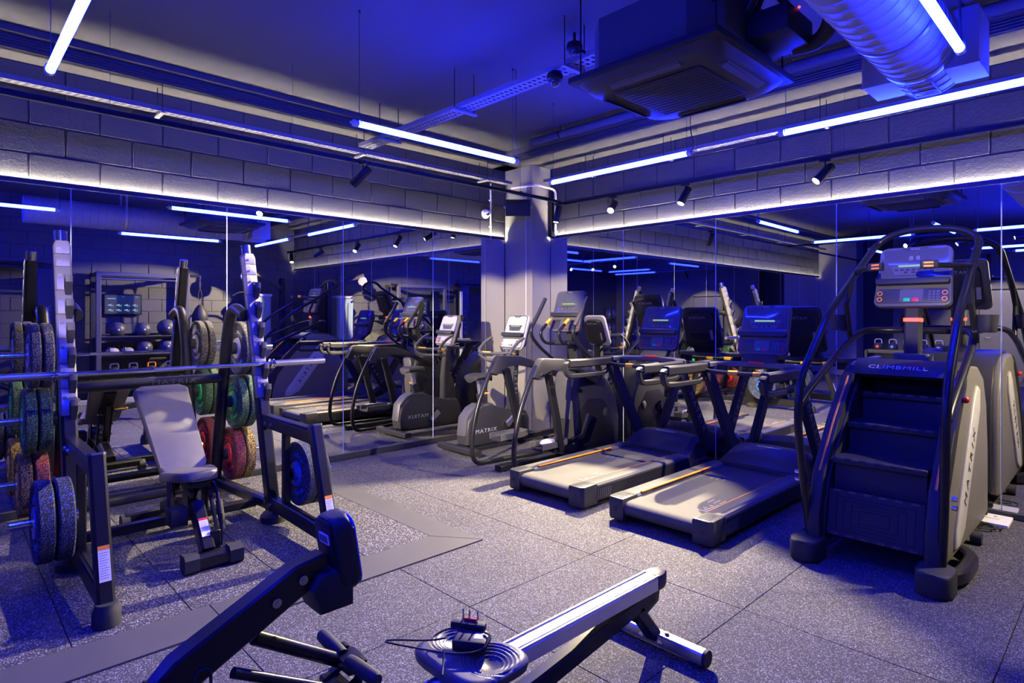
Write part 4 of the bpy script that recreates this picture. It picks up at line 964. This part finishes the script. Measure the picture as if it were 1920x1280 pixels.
for x in (-.40,.40):
    for y in (-.40,.40): obj('threaded_rod', G().cyl((x*1.08,y,.02),(x*1.08,y,HC-2.89),.005,8).box((x*1.08,y,.20),(.05,.04,.02),.003), M_black, ac)
obj('control_box', G().box((.54,.10,.16),(.22,.34,.14),.012,seg=2).box((.66,-.05,.31),(.20,.20,.06),.006), M_dark, ac)
obj('drain_hose', G().tube(fillet([(.55,.27,.12),(.70,.27,.11),(.80,.15,.20),(.80,-.05,.45),(.80,-.12,HC-2.89)], .15, 8), .042, 16), M_rubber, ac)
obj('pipe', G().tube([(.46,-.12,.22),(.60,-.16,.40),(.62,-.18,HC-2.89)], .022, 10).tube([(.46,-.02,.24),(.56,-.05,.42),(.57,-.06,HC-2.89)], .016, 10), M_black, ac)
obj('status_lamp', G().sph((.655,.06,.235),.007,n=8), em('status_red', (1,.03,.01), 8), ac, 'tiny red status lamp')
obj('thin_wire', G().tube(fillet([(.50,.24,.02),(.53,.30,.06),(.52,.22,.12)],.03), .003, 6), M_wire, ac)
# ---------------------------------------------------------------- spiral duct and plenum box
M_duct = pm('galvanised_duct', (.30,.30,.31), .5, .2, var=.08)
du = thing('spiral_duct', 'large round spiral metal duct ending in a box under the ceiling', 'duct', (4.955,-2.6,3.0))
prof = []; y = 0.0; L_ = 3.3
while y < L_:
    prof += [(.190,y),(.190,y+.083),(.195,y+.086),(.195,y+.092),(.190,y+.095)]; y += .095
obj('spiral_pipe', G().lathe(prof, TM((0,-2.3,0),(-PI/2,0,0)), 40), M_duct, du)
obj('plenum_box', G().box((0,.88,.0),(.55,.31,.30),.003).box((0,.727,-.150),(.56,.006,.012)), M_duct, du)
obj('end_spigot', G().lathe([(.186,0),(.186,.05),(.17,.055)], TM((0,.98,-.0),(-PI/2,0,0)), 36), M_duct, du)
obj('joint_band', G().lathe([(.197,0),(.199,.01),(.199,.05),(.197,.06)], TM((0,.66,0),(-PI/2,0,0)), 40), M_steel, du)
g = G()
for y in (.75,.83,.91,.99): g.box((0,y,-.1935),(.12,.008,.004)); 
for x in (-.06,.06): g.box((x,.87,-.192),(.006,.26,.006))
obj('access_frame', g, M_steel, du)
for y in (-1.1,.2): obj('hanger_strap', G().bar([(-.2,y,.0),(-.2,y,HC-3.0)], .03, .003, (1,0,0)).bar([(.2,y,.0),(.2,y,HC-3.0)], .03, .003, (1,0,0)).lathe([(.196,0),(.199,.0),(.199,.03),(.196,.03)], TM((0,y-.015,0),(-PI/2,0,0)), 40), M_steel, du)
# ---------------------------------------------------------------- cable trays
M_tray = pm('galvanised_tray', (.22,.217,.21), .5, .2, var=.1)
def tray(label, axis, lo, hi, fixed, z, w_, rods):
    t = thing('cable_tray', label, 'cable tray', ((lo+hi)/2, fixed, z) if axis == 'x' else (fixed, (lo+hi)/2, z))
    L_ = hi-lo
    def at(u, v, zz): return (u, v, zz) if axis == 'x' else (v, u, zz)
    def dm(a, b_, c): return (a, b_, c) if axis == 'x' else (b_, a, c)
    g = G()
    for s_ in (-1,1): g.box(at(0,s_*w_/2,.015), dm(L_,.003,.036))
    for s_ in (-1,0,1): g.box(at(0,s_*w_*.36,0), dm(L_,w_*.13,.003))
    obj('side_rails', g, M_tray, t)
    g = G(); n = int(L_/.05)
    for k in range(n):
        sk = .012
        g._add([Vector(at(-L_/2+.05*k+a+(sk if b_ > 0 else -sk), b_*w_/2, 0)) for a, b_ in ((0,-1),(.026,-1),(.026,1),(0,1))], [(0,1,2,3)])
    obj('perforated_base', g, M_tray, t, None, 'stuff')
    for u in rods:
        u -= (lo+hi)/2
        for s_ in (-1,1): obj('threaded_rod', G().cyl(at(u,s_*(w_/2+.03),-.02), at(u,s_*(w_/2+.03),(3.42 if abs(fixed) < .5 else HC)-z), .004, 6), M_black, t)
        obj('bracket', G().box(at(u,0,-.022), dm(.035,w_+.11,.018),.002), M_tray, t)
    for i in range(2): obj('cable', G().tube([at(-L_/2, -.02+.035*i, .012), at(0, -.025+.035*i, .012), at(L_/2, -.02+.035*i, .012)], .008, 8), M_wire, t)
tray('long perforated cable tray running above the left mirror wall', 'y', -10.8, -.45, .20, 3.20, .09, (-8.1,-6.3,-4.45,-2.6,-.9))
tray('perforated cable tray above the treadmill wall, behind the two blue tubes in line', 'x', .6, 7.0, -.20, 3.20, .09, (1.3,2.35,3.9,5.4))
tray('perforated cable tray crossing the ceiling to the air conditioner', 'x', .30, 3.42, -2.60, 3.24, .15, (.75,1.9,3.1))
for (p, lb) in (((2.98,-2.46,3.44),'small dome camera hanging from the ceiling beside the air conditioner'),((2.97,-2.66,3.17),'small dome camera under the cable tray at the corner of the air conditioner')):
    t = thing('dome_camera', lb, 'camera', p)
    obj('housing', G().lathe([(.05,.045),(.058,.03),(.058,.0),(.05,-.008)], TM((0,0,0)), 20), M_dark, t)
    obj('dome', G().sph((0,0,-.008),.043,n=16), M_glass, t)
    obj('stem', G().cyl((0,0,.045),(0,0,.12),.012,8) if p[2] > 3.3 else G().cyl((0,0,.045),(0,0,.058),.03,10), M_dark, t)
pp = tag(obj('ceiling_pipe', G().tube([(1.12,-.95,3.46),(7.2,-.95,3.46)], .042, 16).cyl((1.09,-.95,3.46),(1.12,-.95,3.46),.048,16).cyl((2.4,-.95,3.46),(2.46,-.95,3.46),.048,16).cyl((4.6,-.95,3.46),(4.66,-.95,3.46),.048,16), M_paint), 'painted pipe under the ceiling starting near the corner and passing the air conditioner', 'pipe')
for x in (1.5,3.2,5.0): obj('pipe_clip', G().lathe([(.043,0),(.047,0),(.047,.02),(.043,.02)], TM((x,-.95,3.46),(0,PI/2,0)), 18).cyl((x+.01,-.95,3.50),(x+.01,-.95,HC),.005,6), M_black, pp)
# corner conduits, speaker, wall camera
c1 = tag(obj('conduit', G().tube([(.022,-.62,2.50),(.022,-.62,3.22)], .011, 10), M_light), 'thin pale conduit running down the block wall left of the corner column', 'conduit')
for z in (2.66,3.0): obj('saddle', G().box((.014,-.62,z),(.02,.04,.016),.003), M_light, c1)
c2 = tag(obj('conduit', G().tube(fillet([(.20,-.42,3.16),(.56,-.36,3.16),(.60,-.03,3.14),(.60,-.022,3.05),(.60,-.022,2.53)], .10, 7), .016, 12), M_light), 'pale bent conduit dropping to the mirror right of the corner column', 'conduit')
obj('saddle', G().box((.60,-.014,2.60),(.05,.02,.018),.003), M_light, c2)
c3 = tag(obj('cable_trunking', G().box((.535,-.025,2.83),(.05,.05,.60),.003), M_black), 'black vertical trunking strip right of the corner column', 'trunking')
spk = thing('loudspeaker', 'black loudspeaker angled down from the corner column', 'loudspeaker', (.52,-.62,2.85), math.radians(46))
obj('cabinet', G().prism([(-.15,-.11),(.15,-.11),(.155,.09),(-.155,.09)], TM((0,-.02,0),(PI/2+.18,0,0)), .17, .02, seg=2), M_dark, spk)
obj('grille', G().prism([(-.14,-.10),(.14,-.10),(.145,.08),(-.145,.08)], TM((0,-.02,0),(PI/2+.18,0,0)) @ TM((0,0,.086)), .006, .003), M_rubber, spk)
obj('bracket', G().bar([(-.17,.0,0),(-.17,.13,.02),(.17,.13,.02),(.17,.0,0)], .006, .03, (0,0,1)).cyl((0,.13,.02),(0,.25,.04),.014,8), M_steel, spk)
cv = thing('wall_camera', 'small white round camera on the block wall beside the thin conduit', 'camera', (.018,-.70,2.82))
obj('base', G().lathe([(.058,0),(.058,.022),(.050,.035)], TM((-.018,0,0),(0,PI/2,0)), 24), M_white, cv)
obj('eyeball', G().sph((.03,0,0),.040,n=16), M_white, cv); obj('lens', G().lathe([(.022,0),(.024,.006),(.001,.007)], TM((.058,-.018,-.012),(.3,PI/2-.2,-.5)), 16), M_glass, cv)
# ---------------------------------------------------------------- things along the block wall, seen in the mirrors
st = thing('storage_frame', 'tall dark storage frame with ball shelves before the block wall, seen in the left mirror', 'storage rack', (6.85,-3.05,0))
Y0, Y1, XF, XB_ = -.70, .70, -.22, .30
for x in (XF, XB_):
    for y in (Y0, Y1): obj('post', G().box((x,y,1.14),(.075,.075,2.28),.006), M_dark if x == XB_ else M_grey, st)  # front posts paler than rear: the light on them is put into the colour
obj('top_beam', G().box((XF,0,2.24),(.07,1.40,.07),.006), M_grey, st); obj('top_beam', G().box((XB_,0,2.24),(.07,1.40,.07),.006), M_dark, st)  # front beam paler too, its lit look is put into the colour
for y in (Y0, Y1): obj('side_beam', G().box((.04,y,2.24),(.46,.06,.06),.005).box((.04,y,.12),(.46,.06,.06),.005), M_dark, st)
for z in (1.12, .80, .42): obj('shelf', G().box((.04,0,z),(.50,1.34,.02),.003).cyl((XF,-.66,z+.02),(XF,.66,z+.02),.016,10).cyl((XB_,-.66,z+.05),(XB_,.66,z+.05),.016,10), M_plast, st)
obj('pull_up_bar', G().tube([(-.22,-.66,2.16),(-.22,.66,2.16)],.017,12), M_steel, st)
M_ball = pm('black_ball_rubber', (.05,.05,.052), .35, bump=.15, bscale=150)
def ball(r, p, lb, grp, m=None, mark=M_white):
    t = thing('medicine_ball', lb, 'ball', p, 0, grp)
    obj('shell', G().sph((0,0,r),r,n=24).lathe([(r*.999,-.004),(r*1.01,0),(r*.999,.004)], TM((0,0,r)), 24), m or M_ball, t)
    obj('valve', G().sph((-r*.985,0,r),r*.13,(.25,1,1),12), mark, t)
    return t
gb = 'balls on the storage frame'
ball(.135,(6.75,-3.45,1.131),'black ball on the top shelf of the storage frame, beside the post',gb)
ball(.135,(6.75,-3.05,1.131),'black ball in the middle of the top shelf of the storage frame',gb)
ball(.16,(6.78,-2.66,1.131),'largest black ball on the top shelf of the storage frame',gb)
ball(.125,(6.75,-3.02,.811),'black ball in the middle of the second shelf of the storage frame',gb)
ball(.14,(6.78,-2.66,.811),'black ball at the end of the second shelf of the storage frame',gb)
for k, (y, lb) in enumerate(((-3.52,'grey folded mat bag at the end of the second shelf of the storage frame'),(-3.29,'pale folded mat bag beside the ball on the second shelf of the storage frame'))):
    t = thing('folded_bag', lb, 'bag', (6.76,y,.811), 0, 'bags on the storage frame')
    obj('body', G().sph((0,0,.07),.10,(1.0,1.05,.68),16), pm(f'bag_cloth_{k}', (.35-.15*k,.34-.15*k,.33-.13*k), .8, bump=.3, var=.4), t)
    obj('strap', G().tube([(-.09,-.05,.06),(-.06,-.05,.135),(.06,-.05,.135),(.09,-.05,.06)], .010, 8), M_black, t)
for k in range(4):
    t = thing('kettlebell', ('first','second','third','last')[k]+' kettlebell in the row on the low shelf of the storage frame', 'kettlebell', (6.72,-3.50+.29*k,.431), 0, 'kettlebells on the low shelf')
    obj('bell', G().sph((0,0,.088),.09,n=18).cyl((0,0,0),(0,0,.02),.06,18), M_dark, t)
    obj('handle', G().tube(fillet([(0,-.06,.15),(0,-.062,.235),(0,.062,.235),(0,.06,.15)],.04,6), .014, 10), (M_steel,M_steel,M_orange,M_steel)[k], t)
    obj('weight_mark', G().sph((-.085,0,.09),.03,(.2,1,1),12), (M_white,M_green,M_white,M_blueplast)[k], t)
tv = thing('wall_screen', 'lit workout screen on the block wall above the balls, seen in the left mirror', 'screen', (RX-.06,-3.28,1.72))
obj('frame', G().box((0,0,0),(.05,.60,.38),.006), M_black, tv)
obj('display', G().box((-.026,0,0),(.003,.565,.335)), em('screen_dark', (.05,.14,.16), .10), tv, 'lit dark display')
M_pict = em('screen_figures', (.45,.85,.9), .75)
g = G()
for i in range(4):
    for j in range(2):
        y, z = .19-.128*i, -.05-.09*j+.03
        g.box((-.0285,y,z+.02),(.001,.030,.008)); g.box((-.0285,y-.015,z+.006),(.001,.055,.014)); g.box((-.0285,y+.01,z-.012),(.001,.04,.006)); g.box((-.0285,y+.035,z),(.001,.008,.03))
g.box((-.0285,-.18,.105),(.001,.13,.012)); g.box((-.0285,.22,.14),(.001,.05,.006)); g.box((-.0285,0,.14),(.001,.03,.006))
obj('exercise_figures', g, M_pict, tv, 'pale exercise figures in a grid', 'stuff')
obj('wall_bracket', G().box((.04,0,0),(.04,.2,.2)), M_black, tv)
hb = thing('hanging_bag', 'small dark glossy punch bag hanging from the end of the storage frame', 'punch bag', (6.62,-2.13,1.30))
obj('bag', G().lathe([(.02,0),(.10,.03),(.14,.12),(.135,.24),(.08,.36),(.03,.42)], None, 20), M_dark, hb)
for dy in (-.015,.015): obj('strap', G().tube([(0,dy,.42),(0,dy*2.2,.62),(0,-dy,.80),(.0,dy,.97)], .006, 6), M_wire, hb)
obj('arm', G().box((0,-.083,.965),(.04,.18,.04),.004), M_black, hb)
# cable machine in the corner
cm = thing('cable_machine', 'cable pulldown machine with pale pulley head in the corner, seen in the left mirror', 'cable machine', (6.65,-.95,0))
obj('stack_shroud', G().prism(rrect(.40,.42,.06), TM((.20,0,.98)), 1.86, .01), pm('frosted_shroud', (.20,.26,.28), .3), cm)
obj('shroud_cap', G().prism(rrect(.44,.46,.07), TM((.20,0,1.935)), .05, .015), M_light, cm)
obj('guide_rod', G().cyl((-.012,-.05,.1),(-.012,-.05,1.8),.010,10), M_chrome, cm); obj('guide_rod', G().cyl((-.012,.05,.1),(-.012,.05,1.8),.010,10), M_chrome, cm)
obj('upright', G().box((-.02,.42,1.15),(.09,.11,2.3),.008).box((-.25,.42,.05),(.9,.10,.10),.008).box((.15,0,.05),(.5,.6,.08),.008), M_black, cm)
obj('top_arm', G().bar([(.0,.55,1.98),(-.10,-.05,2.33),(-.12,-.38,2.44)], .07, .09, (0,0,1), ch=.3), M_plast, cm)
obj('pulley_head', G().prism([(.11*math.cos(2*PI*k/8), .11*math.sin(2*PI*k/8)) for k in range(8)], TM((-.12,-.36,2.30),(0,PI/2,0)), .06, .01), M_light, cm, 'pale octagonal pulley cover')
obj('cable_stem', G().cyl((-.12,-.34,2.0),(-.12,-.34,2.2),.008,8), M_chrome, cm)
obj('pull_bar', G().tube(fillet([(-.12,-.62,1.90),(-.12,-.50,1.98),(-.12,-.18,1.98),(-.12,-.06,1.90)],.06), .014, 10), M_black, cm)
obj('seat', G().box((-.45,.42,.50),(.34,.32,.07),.02,seg=2), M_vinyl, cm); obj('seat_post', G().box((-.45,.42,.27),(.08,.08,.42),.005), M_black, cm)
obj('thigh_pad', G().cyl((-.30,.22,.68),(-.30,.62,.68),.06,16).box((-.25,.42,.60),(.05,.05,.14)), M_vinyl, cm)
# functional trainer
ft = thing('functional_trainer', 'dark twin-column functional trainer, seen at the left edge of the left mirror', 'functional trainer', (6.7,-5.0,0))
for y in (-.75,.55):
    tw_ = obj('tower', G().box((.12,y,1.15),(.35,.26,2.3),.02,seg=2), M_plast, ft)
    obj('tower_text', G().text('MATRIX', .13, Matrix(((0,0,-1,-.058),(0,-1,0,y),(1,0,0,1.35),(0,0,0,1))) @ Matrix.Rotation(PI,4,'Z') if False else Matrix(((0,0,-1,-.058),(0,1,0,y),(1,0,0,1.35),(0,0,0,1))), sx=1.2, sp=1.3), M_dimprint, tw_)
    obj('guide_column', G().box((-.10,y+.18,1.1),(.06,.06,2.1),.006), M_light, ft)
    obj('pulley_carriage', G().box((-.16,y+.18,1.45),(.10,.10,.16),.015,seg=2).cyl((-.20,y+.14,1.45),(-.20,y+.22,1.45),.05,16), M_dark, ft)
    g = G()
    for k in range(9): g.cyl((-.1315,y+.18,.5+.17*k),(-.129,y+.18,.5+.17*k),.010,8)
    obj('position_holes', g, M_rubber, ft)
obj('cross_beam', G().box((.12,-.10,2.33),(.20,1.6,.10),.01).tube([(-.1,-.7,2.36),(-.1,.5,2.36)],.018,10), M_black, ft)
obj('base', G().box((.12,-.10,.03),(.5,1.7,.06),.01), M_black, ft)
# rear of the room, seen in the right mirror
rt_ = thing('ball_rack', 'upright ball rack with four balls, seen in the right mirror beside the elliptical', 'ball rack', (5.45,-9.2,0))
for sx in (-.13,.13): obj('post', G().box((sx,.1,.9),(.04,.04,1.8),.004), M_black, rt_)
obj('base', G().box((0,0,.03),(.5,.5,.06),.01), M_black, rt_)
for z in (.20,.60,1.02,1.44): obj('ring', G().tube([(.15*math.cos(2*PI*k/20),-.05+.15*math.sin(2*PI*k/20),z) for k in range(20)], .012, 8, closed=True), M_steel, rt_)
for k, z in enumerate((.20,.60,1.02,1.44)):
    t = ball(.175,(5.45,-9.25,z-.073),('lowest','second lowest','third','topmost')[k]+' ball on the upright ball rack',"balls on the upright rack",None,M_cork)
    t.rotation_euler = (0,0,PI/2)
kr = thing('kettlebell_rack', 'low dark rack with kettlebells, seen in the right mirror under the stair climber console', 'rack', (2.75,-7.7,0))
for z in (.16,.52,.80): obj('shelf', G().box((0,0,z),(1.3,.36,.03),.004).box((0,.17,z+.03),(1.3,.02,.05),.003), M_plast, kr)
for sx in (-.66,.66): obj('side', G().box((sx,0,.42),(.05,.46,.84),.006), M_dark, kr)
kg = ('red','blue','yellow','green','orange','grey')
for k in range(5):
    t = thing('kettlebell', f'kettlebell with {kg[k]} mark on the top shelf of the low kettlebell rack', 'kettlebell', (2.25+.25*k,-7.70,.816), PI/2, 'kettlebells on the low rack')
    obj('bell', G().sph((0,0,.085),.088,n=18).cyl((0,0,0),(0,0,.02),.06,18), M_dark, t)
    obj('handle', G().tube(fillet([(0,-.06,.15),(0,-.062,.235),(0,.062,.235),(0,.06,.15)],.04,6), .014, 10), M_steel, t)
    obj('weight_mark', G().sph((.085,0,.09),.03,(.2,1,1),12), (M_red,M_blueplast,M_yellow,M_green,M_orange)[k], t)
dr_ = thing('dumbbell_rack', 'three tier dumbbell rack by the left wall, seen in the right mirror between the consoles', 'dumbbell rack', (.42,-7.6,0))
for k, z in enumerate((.35,.75,1.15)): obj('shelf', G().box((.16-.16*k,0,z),(.26,2.0,.03),.004,rot=(0,-.25 if False else .25,0)), M_plast, dr_)
for y in (-1.02,1.02): obj('side_frame', G().bar([(.30,y,.02),(-.20,y,1.30)], .06, .08, (0,1,0)).box((.05,y,.03),(.6,.06,.06),.005), M_black, dr_)
H_or = pm('orange_print', (.85,.22,.06), .5)
for k in range(3):
    for j in range(9):
        r = .055+.008*(2-k)
        t = thing('dumbbell', f"{('first','second','third','fourth','fifth','sixth','seventh','eighth','ninth')[8-j]} dumbbell from the mirror wall on the {('lowest','middle','top')[k]} shelf", 'dumbbell', (.42+.16-.16*k+.005, -8.46+.215*j, (.35,.75,1.15)[k]+.020+r*1.05), .0, 'dumbbells on the rack')
        g = G()
        for s_ in (-1,1): g.prism([(r*math.cos(2*PI*q/6), r*math.sin(2*PI*q/6)) for q in range(6)], TM((s_*.085,0,s_*-.022),(0,PI/2+.25,0)), .075, .006)
        obj('heads', g, M_rubber, t); obj('bar', G().cyl((-.06,0,.016),(.06,0,-.016),.015,10), M_chrome, t)
        obj('weight_mark', G().prism([(.035*math.cos(2*PI*q/12), .035*math.sin(2*PI*q/12)) for q in range(12)], TM((.124,0,-.032),(0,PI/2+.25,0)), .003), H_or if (j+k) % 3 else M_white, t)
